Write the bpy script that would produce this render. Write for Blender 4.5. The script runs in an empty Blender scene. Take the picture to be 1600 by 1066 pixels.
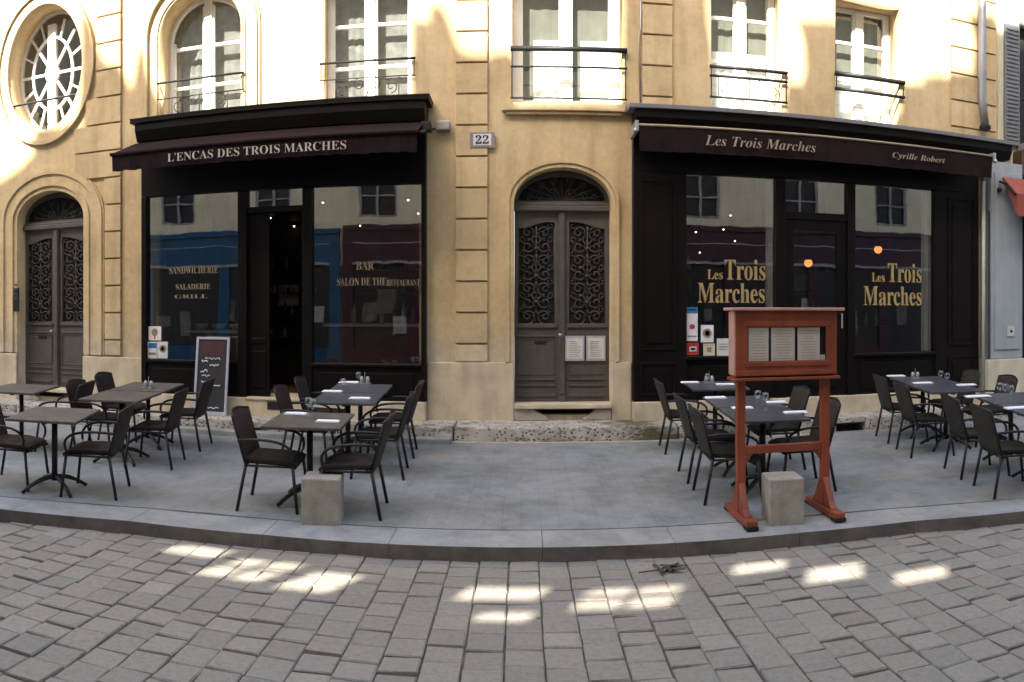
import bpy, bmesh, math, random
from mathutils import Vector, Matrix
R = random.Random(7)
S = bpy.context.scene
C = S.collection
PI = math.pi
rad = math.radians
CAMZ, FOC, PX, PY = 1.75, 1220.0, 815.0, 490.0
D = 10.0                                   # the facade plane

# ---------------------------------------------------------------- measuring helpers (photo pixels -> metres)
def X(px, Y): return Y * math.tan((px - PX) / FOC)
def Z(px, py, Y): return CAMZ - (py - PY) / FOC * Y / math.cos((px - PX) / FOC)
def floor_z(y): return .10 + .0256 * (min(y, 9.4) - 5.5) if y > 5.0 else .0872
def onfloor(px, py, h=0.0):
    th = (px - PX) / FOC
    t = (py - PY) / FOC
    r = (CAMZ - .10 + .0256 * 5.5 - h) / (t + .0256 * math.cos(th))
    return r * math.sin(th), r * math.cos(th)
def kerb_y(x):
    a = abs(x)
    if a < 2.4: return 5.50
    if a < 4.2: return 5.50 - .38 * ((a - 2.4) / 1.8) ** 1.6
    return 5.12 - .26 * (a - 4.2)

# ---------------------------------------------------------------- materials
def new_mat(name):
    m = bpy.data.materials.new(name); m.use_nodes = True
    nt = m.node_tree; b = nt.nodes['Principled BSDF']
    return m, nt, b
def N(nt, t, **kw):
    n = nt.nodes.new(t)
    for k, v in kw.items():
        if k in n.inputs: n.inputs[k].default_value = v
        else: setattr(n, k, v)
    return n
def ramp(nt, fac, stops):
    r = nt.nodes.new('ShaderNodeValToRGB')
    els = r.color_ramp.elements
    els[0].position, els[0].color = stops[0][0], (*stops[0][1], 1)
    els[1].position, els[1].color = stops[-1][0], (*stops[-1][1], 1)
    for p, c in stops[1:-1]:
        e = els.new(p); e.color = (*c, 1)
    nt.links.new(fac, r.inputs[0]); return r.outputs[0]
def coords(nt): return nt.nodes.new('ShaderNodeTexCoord').outputs['Object']
def noise(nt, co, scale, detail=6, rough=.6, dist=0):
    n = N(nt, 'ShaderNodeTexNoise'); n.inputs['Scale'].default_value = scale
    n.inputs['Detail'].default_value = detail; n.inputs['Roughness'].default_value = rough
    n.inputs['Distortion'].default_value = dist
    nt.links.new(co, n.inputs['Vector']); return n.outputs['Fac']
def mapping(nt, co, scale):
    m = nt.nodes.new('ShaderNodeMapping'); m.inputs['Scale'].default_value = scale
    nt.links.new(co, m.inputs['Vector']); return m.outputs[0]
def mul(nt, a, b, fac=1.0, mode='MULTIPLY'):
    m = nt.nodes.new('ShaderNodeMix'); m.data_type = 'RGBA'; m.blend_type = mode
    m.inputs[0].default_value = fac
    for s, v in ((6, a), (7, b)):
        if isinstance(v, tuple): m.inputs[s].default_value = (*v, 1)
        else: nt.links.new(v, m.inputs[s])
    return m.outputs[2]
def bump(nt, b, h, strength=.3, dist=.01):
    n = nt.nodes.new('ShaderNodeBump'); n.inputs['Strength'].default_value = strength
    n.inputs['Distance'].default_value = dist
    nt.links.new(h, n.inputs['Height']); nt.links.new(n.outputs[0], b.inputs['Normal'])
def noisy(name, c1, c2, scale=3, rough=.8, bs=40, bstr=.25, bd=.004, metal=0, streak=0, coat=0, c3=None, detail=8):
    m, nt, b = new_mat(name); co = coords(nt)
    f = noise(nt, co, scale, detail)
    col = ramp(nt, f, [(.3, c1), (.7, c2)] if c3 is None else [(.28, c1), (.5, c2), (.72, c3)])
    if streak:
        f2 = noise(nt, mapping(nt, co, (9, 9, .7)), 1.0, 5)
        col = mul(nt, col, ramp(nt, f2, [(.35, (1 - streak,) * 3), (.62, (1, 1, 1))]))
    nt.links.new(col, b.inputs['Base Color'])
    b.inputs['Roughness'].default_value = rough; b.inputs['Metallic'].default_value = metal
    b.inputs['Coat Weight'].default_value = coat
    if bstr: bump(nt, b, noise(nt, co, bs, 6), bstr, bd)
    return m

def plaster_mat():
    m, nt, b = new_mat('ochre_plaster'); co = coords(nt)
    f = noise(nt, co, 1.3, 8, .65)
    col = ramp(nt, f, [(.28, (.48, .355, .190)), (.5, (.56, .425, .240)), (.72, (.61, .480, .290))])
    f2 = noise(nt, mapping(nt, co, (5, 5, .6)), 1.0, 6)
    col = mul(nt, col, ramp(nt, f2, [(.32, (.82, .81, .80)), (.56, (1, 1, 1))]))
    f5 = noise(nt, co, .55, 9, .72, .4)
    col = mul(nt, col, ramp(nt, f5, [(.36, (.84, .81, .77)), (.55, (1, 1, 1)), (.70, (1.05, 1.06, 1.08))]))
    f4 = noise(nt, co, 14, 8, .7)
    col = mul(nt, col, ramp(nt, f4, [(.32, (.90, .89, .88)), (.52, (1, 1, 1)), (.75, (1.05, 1.05, 1.04))]))
    # weathered stone showing near the ground
    sep = nt.nodes.new('ShaderNodeSeparateXYZ'); nt.links.new(co, sep.inputs[0])
    ad = N(nt, 'ShaderNodeMath', operation='MULTIPLY_ADD'); nt.links.new(noise(nt, co, 3.5, 6), ad.inputs[0])
    ad.inputs[1].default_value = -1.6; nt.links.new(sep.outputs[2], ad.inputs[2])
    fac = ramp(nt, ad.outputs[0], [(.15, (1, 1, 1)), (.95, (0, 0, 0))])
    mx = nt.nodes.new('ShaderNodeMix'); mx.data_type = 'RGBA'; nt.links.new(fac, mx.inputs[0])
    nt.links.new(col, mx.inputs[6])
    nt.links.new(ramp(nt, noise(nt, co, 7, 8), [(.3, (.37, .30, .21)), (.7, (.52, .44, .32))]), mx.inputs[7])
    nt.links.new(mx.outputs[2], b.inputs['Base Color'])
    b.inputs['Roughness'].default_value = .92
    bump(nt, b, noise(nt, co, 30, 8), .35, .006)
    return m
M = {}
M['plaster'] = plaster_mat()
def quoin_mat():
    m = plaster_mat(); m.name = 'ochre_blocks'; nt = m.node_tree; b = nt.nodes['Principled BSDF']
    src = b.inputs['Base Color'].links[0].from_socket
    sp = nt.nodes.new('ShaderNodeSeparateXYZ'); nt.links.new(coords(nt), sp.inputs[0])
    z = N(nt, 'ShaderNodeMath', operation='MULTIPLY_ADD'); nt.links.new(sp.outputs[2], z.inputs[0]); z.inputs[1].default_value = 2.5; z.inputs[2].default_value = -.4
    fl = N(nt, 'ShaderNodeMath', operation='FLOOR'); nt.links.new(z.outputs[0], fl.inputs[0])
    x = N(nt, 'ShaderNodeMath', operation='FLOOR'); nt.links.new(sp.outputs[0], x.inputs[0])
    cb = nt.nodes.new('ShaderNodeCombineXYZ'); nt.links.new(x.outputs[0], cb.inputs[0]); nt.links.new(fl.outputs[0], cb.inputs[1])
    wn = nt.nodes.new('ShaderNodeTexWhiteNoise'); nt.links.new(cb.outputs[0], wn.inputs['Vector'])
    col = mul(nt, src, ramp(nt, wn.outputs['Value'], [(0, (.86, .85, .84)), (1, (1.06, 1.05, 1.04))]))
    nt.links.new(col, b.inputs['Base Color']); return m
M['quoin'] = quoin_mat()
M['limestone'] = noisy('limestone', (.40, .33, .23), (.58, .49, .35), 3.5, .9, 35, .45, .006, streak=.12)
M['step'] = None
def step_mat():
    m, nt, b = new_mat('pitted_stone'); co = coords(nt)
    col = ramp(nt, noise(nt, co, 5, 8), [(.3, (.27, .245, .20)), (.5, (.38, .35, .30)), (.7, (.47, .44, .38))])
    v = N(nt, 'ShaderNodeTexVoronoi'); v.inputs['Scale'].default_value = 22
    nt.links.new(mapping(nt, co, (1, 1, 1.3)), v.inputs['Vector'])
    pits = ramp(nt, v.outputs['Distance'], [(.16, (.16, .14, .12)), (.42, (1, 1, 1))])
    pm = ramp(nt, noise(nt, co, 3.1, 4), [(.53, (0, 0, 0)), (.62, (1, 1, 1))])
    pp = mul(nt, pits, pm, 1, 'LIGHTEN')
    col = mul(nt, col, pp)
    sp = nt.nodes.new('ShaderNodeSeparateXYZ'); nt.links.new(co, sp.inputs[0])
    dx = N(nt, 'ShaderNodeMath', operation='SUBTRACT'); nt.links.new(sp.outputs[0], dx.inputs[0]); dx.inputs[1].default_value = 1.5
    ab = N(nt, 'ShaderNodeMath', operation='ABSOLUTE'); nt.links.new(dx.outputs[0], ab.inputs[0])
    bi = N(nt, 'ShaderNodeMath', operation='MULTIPLY_ADD', use_clamp=True); nt.links.new(ab.outputs[0], bi.inputs[0]); bi.inputs[1].default_value = -.16; bi.inputs[2].default_value = .14
    am = N(nt, 'ShaderNodeMath', operation='ADD'); nt.links.new(bi.outputs[0], am.inputs[0]); nt.links.new(noise(nt, mapping(nt, co, (1.1, 1.1, 3)), 1.6, 7, .7), am.inputs[1])
    moss = ramp(nt, am.outputs[0], [(.55, (0, 0, 0)), (.66, (1, 1, 1))])
    mx = nt.nodes.new('ShaderNodeMix'); mx.data_type = 'RGBA'; nt.links.new(moss, mx.inputs[0])
    nt.links.new(col, mx.inputs[6]); mx.inputs[7].default_value = (.10, .092, .05, 1)
    nt.links.new(mx.outputs[2], b.inputs['Base Color']); b.inputs['Roughness'].default_value = .95
    bump(nt, b, pp, .8, .015); return m
M['step'] = step_mat()
def granite(name, c1, c2, c3, joints=None):
    m, nt, b = new_mat(name); co = coords(nt)
    col = ramp(nt, noise(nt, co, 1.1, 7), [(.3, c1), (.5, c2), (.7, c3)])
    sp = noise(nt, co, 130, 3, .8)
    col = mul(nt, col, ramp(nt, sp, [(.35, (.7, .7, .7)), (.5, (1, 1, 1)), (.66, (1.2, 1.2, 1.2))]))
    f2 = noise(nt, co, 6, 8, .7)
    col = mul(nt, col, ramp(nt, f2, [(.3, (.80, .79, .77)), (.6, (1, 1, 1))]))
    col = mul(nt, col, ramp(nt, noise(nt, co, .8, 6, .7), [(.56, (1, 1, 1)), (.72, (.95, .83, .70))]))
    gv = N(nt, 'ShaderNodeTexVoronoi'); gv.inputs['Scale'].default_value = 2.6; nt.links.new(co, gv.inputs['Vector'])
    col = mul(nt, col, ramp(nt, gv.outputs['Distance'], [(.035, (.70, .69, .67)), (.05, (1, 1, 1))]))
    col = mul(nt, col, ramp(nt, noise(nt, co, 2.2, 9, .75, .6), [(.38, (.80, .79, .77)), (.52, (1, 1, 1)), (.66, (1.08, 1.07, 1.05))]))
    h = sp
    if joints:
        br = N(nt, 'ShaderNodeTexBrick'); br.inputs['Scale'].default_value = 1
        br.inputs['Mortar Size'].default_value = .006; br.inputs['Brick Width'].default_value = joints[0]
        br.inputs['Row Height'].default_value = joints[1]; br.inputs['Mortar Smooth'].default_value = .4
        br.inputs['Color1'].default_value = (1, 1, 1, 1); br.inputs['Color2'].default_value = (.955, .96, .965, 1)
        br.inputs['Mortar'].default_value = (.86, .855, .84, 1)
        rot = nt.nodes.new('ShaderNodeMapping'); rot.inputs['Rotation'].default_value = (0, 0, PI / 2)
        nt.links.new(co, rot.inputs['Vector']); nt.links.new(rot.outputs[0], br.inputs['Vector'])
        col = mul(nt, col, br.outputs['Color'])
    nt.links.new(col, b.inputs['Base Color']); b.inputs['Roughness'].default_value = .8
    bump(nt, b, h, .15, .003); return m
M['paving'] = granite('grey_granite_paving', (.205, .220, .222), (.25, .262, .26), (.29, .296, .284), (.30, .15))
M['kerb'] = granite('kerb_granite', (.245, .255, .25), (.29, .296, .286), (.33, .33, .315))
M['kerb_face'] = noisy('dirty_shaded_kerb_face', (.055, .045, .040), (.12, .10, .088), 4, .95, 50, .4, .004, c3=(.17, .15, .13))  # dirt, plus shade put into the colour of the front face
M['block'] = noisy('block_stone', (.25, .22, .18), (.40, .36, .30), 7, .9, 50, .6, .006, streak=.10)
def sett_mat():
    m, nt, b = new_mat('granite_setts'); co = coords(nt)
    a = N(nt, 'ShaderNodeVertexColor', layer_name='tone')
    col = mul(nt, a.outputs['Color'], ramp(nt, noise(nt, co, 25, 8, .7), [(.3, (.78, .78, .78)), (.5, (1, 1, 1)), (.75, (1.15, 1.14, 1.12))]))
    col = mul(nt, col, ramp(nt, noise(nt, co, 180, 3, .8), [(.35, (.75, .75, .75)), (.65, (1.2, 1.2, 1.2))]))
    nt.links.new(col, b.inputs['Base Color']); b.inputs['Roughness'].default_value = .85
    bump(nt, b, noise(nt, co, 45, 8, .7), .45, .008); return m
M['sett'] = sett_mat()
M['joint'] = noisy('road_joint_sand', (.055, .048, .040), (.135, .12, .10), 9, .95)
def paint(name, col, rough=.4, var=.15, bs=60, bstr=.06, spec=.3):
    c1 = tuple(c * (1 - var) for c in col); c2 = tuple(c * (1 + var) for c in col)
    m = noisy(name, c1, c2, 4, rough, bs, bstr, .002)
    m.node_tree.nodes['Principled BSDF'].inputs['Specular IOR Level'].default_value = spec
    return m
M['black'] = paint('black_shop_paint', (.0065, .0042, .0042), .42, .25, spec=.14)
M['zinc'] = paint('zinc_capping', (.16, .155, .165), .5)
M['fabric'] = noisy('aubergine_fabric', (.013, .0075, .0078), (.022, .0125, .013), 6, .9, 400, .2, .001)
M['fabric'].node_tree.nodes['Principled BSDF'].inputs['Specular IOR Level'].default_value = .08
M['door'] = noisy('taupe_door_paint', (.060, .052, .044), (.088, .076, .065), 6, .5, 50, .15, .002, streak=.15)
M['iron'] = paint('dark_ironwork', (.062, .052, .046), .5)
M['railing'] = paint('black_railing', (.010, .010, .010), .5)
M['white'] = noisy('white_window_paint', (.70, .69, .66), (.80, .79, .77), 5, .55, 40, .1, .002)
M['gold'] = paint('gold_letters', (.33, .24, .11), .4)
M['cream_letter'] = paint('cream_letters', (.42, .38, .33), .6)
M['awning_letter'] = paint('worn_awning_letters', (.30, .245, .17), .7)
M['letter_grey'] = paint('faded_letters', (.24, .19, .12), .6)
M['red_wood'] = noisy('red_stained_wood', (.19, .036, .016), (.31, .070, .027), 3, .5, 30, .2, .002, streak=.25)
M['red_edge'] = noisy('worn_pink_wood_edge', (.42, .22, .17), (.55, .32, .26), 8, .5, 30, .2, .002)
M['rubber'] = paint('black_rubber', (.015, .015, .015), .8)
M['chalk'] = noisy('chalkboard_slate', (.008, .0075, .014), (.016, .015, .024), 4, .7)
M['chalk_red'] = noisy('red_chalk_panel', (.035, .010, .013), (.06, .016, .02), 8, .8)
M['chalk_white'] = paint('chalk', (.6, .6, .6), .9)
M['board_frame'] = noisy('white_board_frame', (.30, .30, .335), (.38, .38, .42), 8, .5)
M['paper'] = noisy('paper', (.48, .48, .46), (.58, .58, .56), 6, .9, 60, .1, .001)
M['menu_paper'] = noisy('menu_paper', (.66, .57, .52), (.78, .69, .63), 7, .9, 60, .1, .001)
M['ink'] = paint('ink', (.10, .09, .09), .9)
M['blue'] = paint('blue_sticker', (.03, .14, .30), .6)
M['red'] = paint('red_print', (.35, .03, .03), .6)
M['metal_leg'] = paint('black_metal_legs', (.018, .017, .018), .38)
M['alu'] = noisy('grey_metal', (.30, .29, .28), (.40, .39, .37), 8, .45, 40, .1, .001, metal=.6)
M['napkin'] = noisy('white_napkin', (.74, .74, .76), (.82, .82, .84), 20, .9, 80, .3, .002)
M['tabletop'] = noisy('dark_table_top', (.028, .030, .040), (.055, .058, .072), 7, .34, 60, .12, .001, c3=(.08, .083, .095))
M['tabletop_worn'] = noisy('worn_grey_table_top', (.040, .034, .029), (.075, .066, .057), 9, .62, 60, .3, .002, c3=(.115, .104, .092))
def wicker(name, c1, c2):
    m, nt, b = new_mat(name); co = coords(nt)
    w1 = N(nt, 'ShaderNodeTexWave', wave_type='BANDS', bands_direction='Y'); w1.inputs['Scale'].default_value = 17
    w2 = N(nt, 'ShaderNodeTexWave', wave_type='BANDS', bands_direction='Z'); w2.inputs['Scale'].default_value = 20
    w1.inputs['Distortion'].default_value = 1.5; w2.inputs['Distortion'].default_value = 1.5
    mp = mapping(nt, co, (1, 1, 1)); nt.links.new(mp, w1.inputs['Vector']); nt.links.new(mp, w2.inputs['Vector'])
    f = mul(nt, w1.outputs['Color'], w2.outputs['Color'], .5, 'MIX')
    col = ramp(nt, f, [(.2, c1), (.75, c2)])
    nt.links.new(col, b.inputs['Base Color']); b.inputs['Roughness'].default_value = .65
    bump(nt, b, f, 1.0, .012); b.inputs['Specular IOR Level'].default_value = .25; return m
M['wicker'] = wicker('brown_wicker', (.012, .007, .0055), (.070, .041, .031))
M['wicker_olive'] = wicker('olive_brown_wicker', (.012, .010, .008), (.072, .060, .044))
M['seat_weave'] = wicker('dark_seat_weave', (.008, .006, .005), (.036, .026, .020))
M['gas_pipe'] = paint('pale_grey_pipe', (.42, .42, .40), .5)
M['pipe'] = noisy('zinc_downpipe', (.20, .20, .21), (.28, .28, .29), 5, .45, 40, .1, .001, metal=.3)
M['shutter'] = noisy('grey_shutter_paint', (.13, .14, .155), (.17, .18, .195), 3, .7)
M['blue_grey'] = noisy('blue_grey_render', (.27, .30, .33), (.32, .35, .38), 3, .8, streak=.12)
M['cream'] = noisy('cream_stone', (.50, .46, .35), (.60, .56, .44), 5, .85, streak=.2)
M['red_awning'] = noisy('red_awning_cloth', (.20, .045, .030), (.27, .065, .042), 5, .85)
M['plate_grey'] = paint('plate_border', (.24, .20, .20), .6)
M['plate_white'] = paint('plate_enamel', (.62, .60, .64), .35)
M['curtain'] = noisy('white_net_curtain', (.78, .78, .76), (.86, .86, .85), 12, .9, 50, .1, .002)
M['blind'] = noisy('grey_green_drape', (.12, .12, .10), (.19, .19, .155), 3, .9, 20, .2, .01)
M['lace'] = noisy('grey_lace', (.12, .12, .11), (.24, .235, .22), 9, .9, 20, .3, .01)
M['pale_drape'] = noisy('pale_drape', (.30, .29, .28), (.40, .39, .37), 5, .9)
M['dark_room'] = noisy('dark_interior', (.04, .030, .022), (.07, .055, .042), 3, .7)
M['room_floor'] = noisy('red_brown_floor', (.16, .05, .025), (.22, .075, .04), 8, .45)
M['counter'] = noisy('bar_counter_wood', (.06, .03, .015), (.10, .05, .03), 6, .4)
M['ware'] = noisy('pale_crockery', (.35, .33, .28), (.5, .47, .40), 9, .5)
M['grey_room'] = noisy('grey_room_wall', (.10, .10, .09), (.15, .15, .135), 3, .9)
M['opp_plaster'] = noisy('pale_yellow_plaster', (.60, .49, .31), (.74, .62, .42), 1.3, .9, 30, .3, .005, streak=.15)
M['opp_blue'] = paint('bright_blue_paint', (.006, .055, .115), .45)
M['opp_purple'] = paint('burgundy_paint', (.036, .009, .018), .45)
M['opp_dark'] = paint('dark_shop_glass', (.018, .013, .011), .45)
M['opp_trim'] = noisy('pale_trim', (.22, .20, .18), (.34, .32, .29), 6, .8)
M['opp_display'] = noisy('window_display', (.05, .045, .05), (.20, .15, .10), 2.5, .8)
M['leaf'] = noisy('withered_leaf', (.05, .04, .03), (.11, .09, .07), 30, .9)
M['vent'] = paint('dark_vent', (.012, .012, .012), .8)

def emit(name, col, st):
    m, nt, b = new_mat(name)
    b.inputs['Base Color'].default_value = (*col, 1)
    b.inputs['Emission Color'].default_value = (*col, 1); b.inputs['Emission Strength'].default_value = st
    return m
M['lamp'] = emit('warm_lamp_glow', (1, .36, .10), .45)
M['lamp_halo'] = M['lamp']
M['spot'] = emit('ceiling_spot_glow', (1, .85, .65), 1.6)

def glass(name, refl=.10, tint=(1, 1, 1), rough=0.0):
    m = bpy.data.materials.new(name); m.use_nodes = True; nt = m.node_tree
    nt.nodes.remove(nt.nodes['Principled BSDF'])
    out = nt.nodes['Material Output']
    tr = nt.nodes.new('ShaderNodeBsdfTransparent'); tr.inputs[0].default_value = (*tint, 1)
    gl = nt.nodes.new('ShaderNodeBsdfGlossy'); gl.inputs['Roughness'].default_value = rough
    fr = nt.nodes.new('ShaderNodeLayerWeight'); fr.inputs[0].default_value = .5
    pw = N(nt, 'ShaderNodeMath', operation='POWER'); nt.links.new(fr.outputs['Facing'], pw.inputs[0]); pw.inputs[1].default_value = 4
    mp = N(nt, 'ShaderNodeMath', operation='MULTIPLY_ADD'); nt.links.new(pw.outputs[0], mp.inputs[0])
    mp.inputs[1].default_value = .8; mp.inputs[2].default_value = refl; mp.use_clamp = True
    mix = nt.nodes.new('ShaderNodeMixShader'); nt.links.new(mp.outputs[0], mix.inputs[0])
    nt.links.new(tr.outputs[0], mix.inputs[1]); nt.links.new(gl.outputs[0], mix.inputs[2])
    # old panes are never quite flat
    co = coords(nt); bp = nt.nodes.new('ShaderNodeBump'); bp.inputs['Strength'].default_value = .05
    bp.inputs['Distance'].default_value = .02
    nt.links.new(noise(nt, co, 1.6, 2), bp.inputs['Height']); nt.links.new(bp.outputs[0], gl.inputs['Normal'])
    nt.links.new(mix.outputs[0], out.inputs[0]); return m
M['shop_glass'] = glass('shop_window_glass', .36, (.86, .88, .86))
M['pane'] = glass('house_window_glass', .20, (.92, .95, .93))
M['clear'] = glass('drinking_glass', .06, (.93, .95, .95))

# ---------------------------------------------------------------- mesh helpers
class MB:
    def __init__(s): s.bm = bmesh.new(); s.mi = 0
    def _f(s, vs):
        try:
            f = s.bm.faces.new(vs); f.material_index = s.mi; return f
        except ValueError: return None
    def box(s, x0, x1, y0, y1, z0, z1):
        if x0 > x1: x0, x1 = x1, x0
        if y0 > y1: y0, y1 = y1, y0
        if z0 > z1: z0, z1 = z1, z0
        v = [s.bm.verts.new(p) for p in ((x0,y0,z0),(x1,y0,z0),(x1,y1,z0),(x0,y1,z0),(x0,y0,z1),(x1,y0,z1),(x1,y1,z1),(x0,y1,z1))]
        for q in ((0,3,2,1),(4,5,6,7),(0,1,5,4),(1,2,6,5),(2,3,7,6),(3,0,4,7)): s._f([v[i] for i in q])
        return s
    def hexa(s, pts):          # 8 points: bottom ring then top ring
        v = [s.bm.verts.new(p) for p in pts]
        for q in ((0,3,2,1),(4,5,6,7),(0,1,5,4),(1,2,6,5),(2,3,7,6),(3,0,4,7)): s._f([v[i] for i in q])
        return s
    def poly_y(s, pts, y0, y1):   # x,z outline extruded in y
        a = [s.bm.verts.new((p[0], y0, p[1])) for p in pts]; b = [s.bm.verts.new((p[0], y1, p[1])) for p in pts]
        s._f(a); s._f(b[::-1]); n = len(pts)
        for i in range(n): s._f([a[i], b[i], b[(i+1) % n], a[(i+1) % n]])
        return s
    def poly_x(s, pts, x0, x1):   # y,z outline extruded in x
        a = [s.bm.verts.new((x0, p[0], p[1])) for p in pts]; b = [s.bm.verts.new((x1, p[0], p[1])) for p in pts]
        s._f(a[::-1]); s._f(b); n = len(pts)
        for i in range(n): s._f([a[i], a[(i+1) % n], b[(i+1) % n], b[i]])
        return s
    def quad(s, p): s._f([s.bm.verts.new(q) for q in p]); return s
    def tube(s, pts, r, n=6, cap=True):
        pts = [Vector(p) for p in pts]; rs = r if isinstance(r, (list, tuple)) else [r] * len(pts)
        rings = []; up = Vector((0, 0, 1))
        for i, p in enumerate(pts):
            d = (pts[min(i+1, len(pts)-1)] - pts[max(i-1, 0)])
            if d.length < 1e-9: d = Vector((0, 0, 1))
            d.normalize()
            a = up if abs(d.dot(up)) < .95 else Vector((1, 0, 0))
            u = d.cross(a).normalized(); w = d.cross(u)
            rings.append([s.bm.verts.new(p + (u * math.cos(2*PI*k/n) + w * math.sin(2*PI*k/n)) * rs[i]) for k in range(n)])
        for i in range(len(rings) - 1):
            for k in range(n): s._f([rings[i][k], rings[i][(k+1) % n], rings[i+1][(k+1) % n], rings[i+1][k]])
        if cap: s._f(rings[0]); s._f(rings[-1][::-1])
        return s
    def lathe(s, prof, c=(0, 0, 0), n=16):
        rings = []
        for r_, z in prof:
            rings.append([s.bm.verts.new((c[0] + r_*math.cos(2*PI*k/n), c[1] + r_*math.sin(2*PI*k/n), c[2] + z)) for k in range(n)])
        for i in range(len(rings) - 1):
            for k in range(n): s._f([rings[i][k], rings[i][(k+1) % n], rings[i+1][(k+1) % n], rings[i+1][k]])
        s._f(rings[0][::-1]); s._f(rings[-1]); return s
    def sphere(s, c, r, n=12):
        s.lathe([(max(r*math.sin(PI*i/8), 1e-4), -r*math.cos(PI*i/8)) for i in range(9)], c, n); return s
    def build(s, name, mat, parent=None, bevel=0, smooth=False, inv=True):
        bmesh.ops.recalc_face_normals(s.bm, faces=s.bm.faces)
        me = bpy.data.meshes.new(name); s.bm.to_mesh(me); s.bm.free()
        for m in (mat if isinstance(mat, (list, tuple)) else [mat]): me.materials.append(M[m] if isinstance(m, str) else m)
        if smooth:
            for p in me.polygons: p.use_smooth = True
        return link(name, me, parent, bevel, inv)
def link(name, me, parent=None, bevel=0, inv=True):
    o = bpy.data.objects.new(name, me); C.objects.link(o)
    if bevel:
        b = o.modifiers.new('bevel', 'BEVEL'); b.width = bevel; b.segments = 2; b.limit_method = 'ANGLE'; b.angle_limit = rad(40)
    if parent is not None:
        o.parent = parent
        if inv:
            p = parent; mw = Matrix()
            while p is not None:
                mw = (Matrix.LocRotScale(p.location, p.rotation_euler, p.scale)) @ (p.matrix_parent_inverse if False else Matrix()) if p.parent is None else mw
                p = p.parent
            # static parts are drawn in world metres: undo the root's placing only once
            o.matrix_parent_inverse = mw.inverted() if parent.parent is None else Matrix()
    return o
def tag(o, label=None, cat=None, group=None, kind=None):
    if label: o['label'] = label
    if cat: o['category'] = cat
    if group: o['group'] = group
    if kind: o['kind'] = kind
    return o
def thing(name, loc, label, cat, group=None, rz=0):
    o = bpy.data.objects.new(name, None); C.objects.link(o); o.location = loc; o.rotation_euler = (0, 0, rz)
    o.empty_display_size = .2
    return tag(o, label, cat, group)
def plate_bm(outer, holes, y0, y1):
    """an x,z outline with holes, filled and given thickness from y0 to y1"""
    cu = bpy.data.curves.new('outline', 'CURVE'); cu.dimensions = '2D'; cu.fill_mode = 'BOTH'
    cu.extrude = abs(y1 - y0) / 2
    for pl in [outer] + list(holes):
        sp = cu.splines.new('POLY'); sp.points.add(len(pl) - 1)
        for i, p in enumerate(pl): sp.points[i].co = (p[0], p[1], 0, 1)
        sp.use_cyclic_u = True
    o = bpy.data.objects.new('outline', cu); C.objects.link(o)
    me = bpy.data.meshes.new_from_object(o.evaluated_get(bpy.context.evaluated_depsgraph_get()))
    bpy.data.objects.remove(o); bpy.data.curves.remove(cu)
    bm = bmesh.new(); bm.from_mesh(me); bpy.data.meshes.remove(me)
    ym = (y0 + y1) / 2
    for v in bm.verts: v.co = Vector((v.co.x, ym + v.co.z, v.co.y))
    bmesh.ops.remove_doubles(bm, verts=bm.verts, dist=1e-5)
    return bm
def plate(name, outer, holes, y0, y1, mat, parent=None, bevel=0):
    b = MB(); b.bm.free(); b.bm = plate_bm(outer, holes, y0, y1)
    return b.build(name, mat, parent, bevel)
def rect(x0, x1, z0, z1): return [(x0, z0), (x1, z0), (x1, z1), (x0, z1)]
def arch(cx, w, z0, zs, ry, off=0, n=24):
    a = [(cx - w - off, z0), (cx + w + off, z0), (cx + w + off, zs)]
    a += [(cx + (w + off) * math.cos(PI*i/n), zs + (ry + off) * math.sin(PI*i/n)) for i in range(1, n)]
    return a + [(cx - w - off, zs)]
def ellipse(cx, cz, rx, rz, n=40): return [(cx + rx*math.cos(2*PI*i/n), cz + rz*math.sin(2*PI*i/n)) for i in range(n)]
def serif(s, style='b'):
    U, L, Dg = {'b': (0x1D400, 0x1D41A, 0x1D7CE), 'bi': (0x1D468, 0x1D482, 0x1D7CE)}[style]
    return ''.join(chr(U + ord(c) - 65) if 'A' <= c <= 'Z' else chr(L + ord(c) - 97) if 'a' <= c <= 'z' else chr(Dg + ord(c) - 48) if c.isdigit() else c for c in s)
def text(body, x0, x1, zb, h, y, mat, parent, name='lettering', style='b', depth=.003, slope=0, thin=0):
    """lettering standing in the x,z plane: baseline zb, capital height h, stretched from x0 to x1"""
    cu = bpy.data.curves.new('t', 'FONT'); cu.body = serif(body, style) if style else body; cu.size = 1; cu.extrude = .5
    cu.resolution_u = 3; cu.offset = -thin
    o = bpy.data.objects.new('t', cu); C.objects.link(o)
    me = bpy.data.meshes.new_from_object(o.evaluated_get(bpy.context.evaluated_depsgraph_get()))
    bpy.data.objects.remove(o); bpy.data.curves.remove(cu)
    xs = [v.co.x for v in me.vertices]; a, b_ = min(xs), max(xs)
    cap = .66
    for v in me.vertices:
        u = (v.co.x - a) / (b_ - a)
        v.co = Vector((x0 + u * (x1 - x0), y - v.co.z * depth * 2, zb + v.co.y / cap * h + slope * u))
    bm = bmesh.new(); bm.from_mesh(me); bmesh.ops.recalc_face_normals(bm, faces=bm.faces); bm.to_mesh(me); bm.free()
    me.materials.clear(); me.materials.append(M[mat])
    return link(name, me, parent)
def spiral(c, r0, r1, a0, turns, flip=1, n=14):
    out = []
    for i in range(n + 1):
        t = i / n; a = a0 + flip * turns * 2 * PI * t; r_ = r0 + (r1 - r0) * t
        out.append((c[0] + r_ * math.cos(a), c[1], c[2] + r_ * math.sin(a)))
    return out

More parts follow.
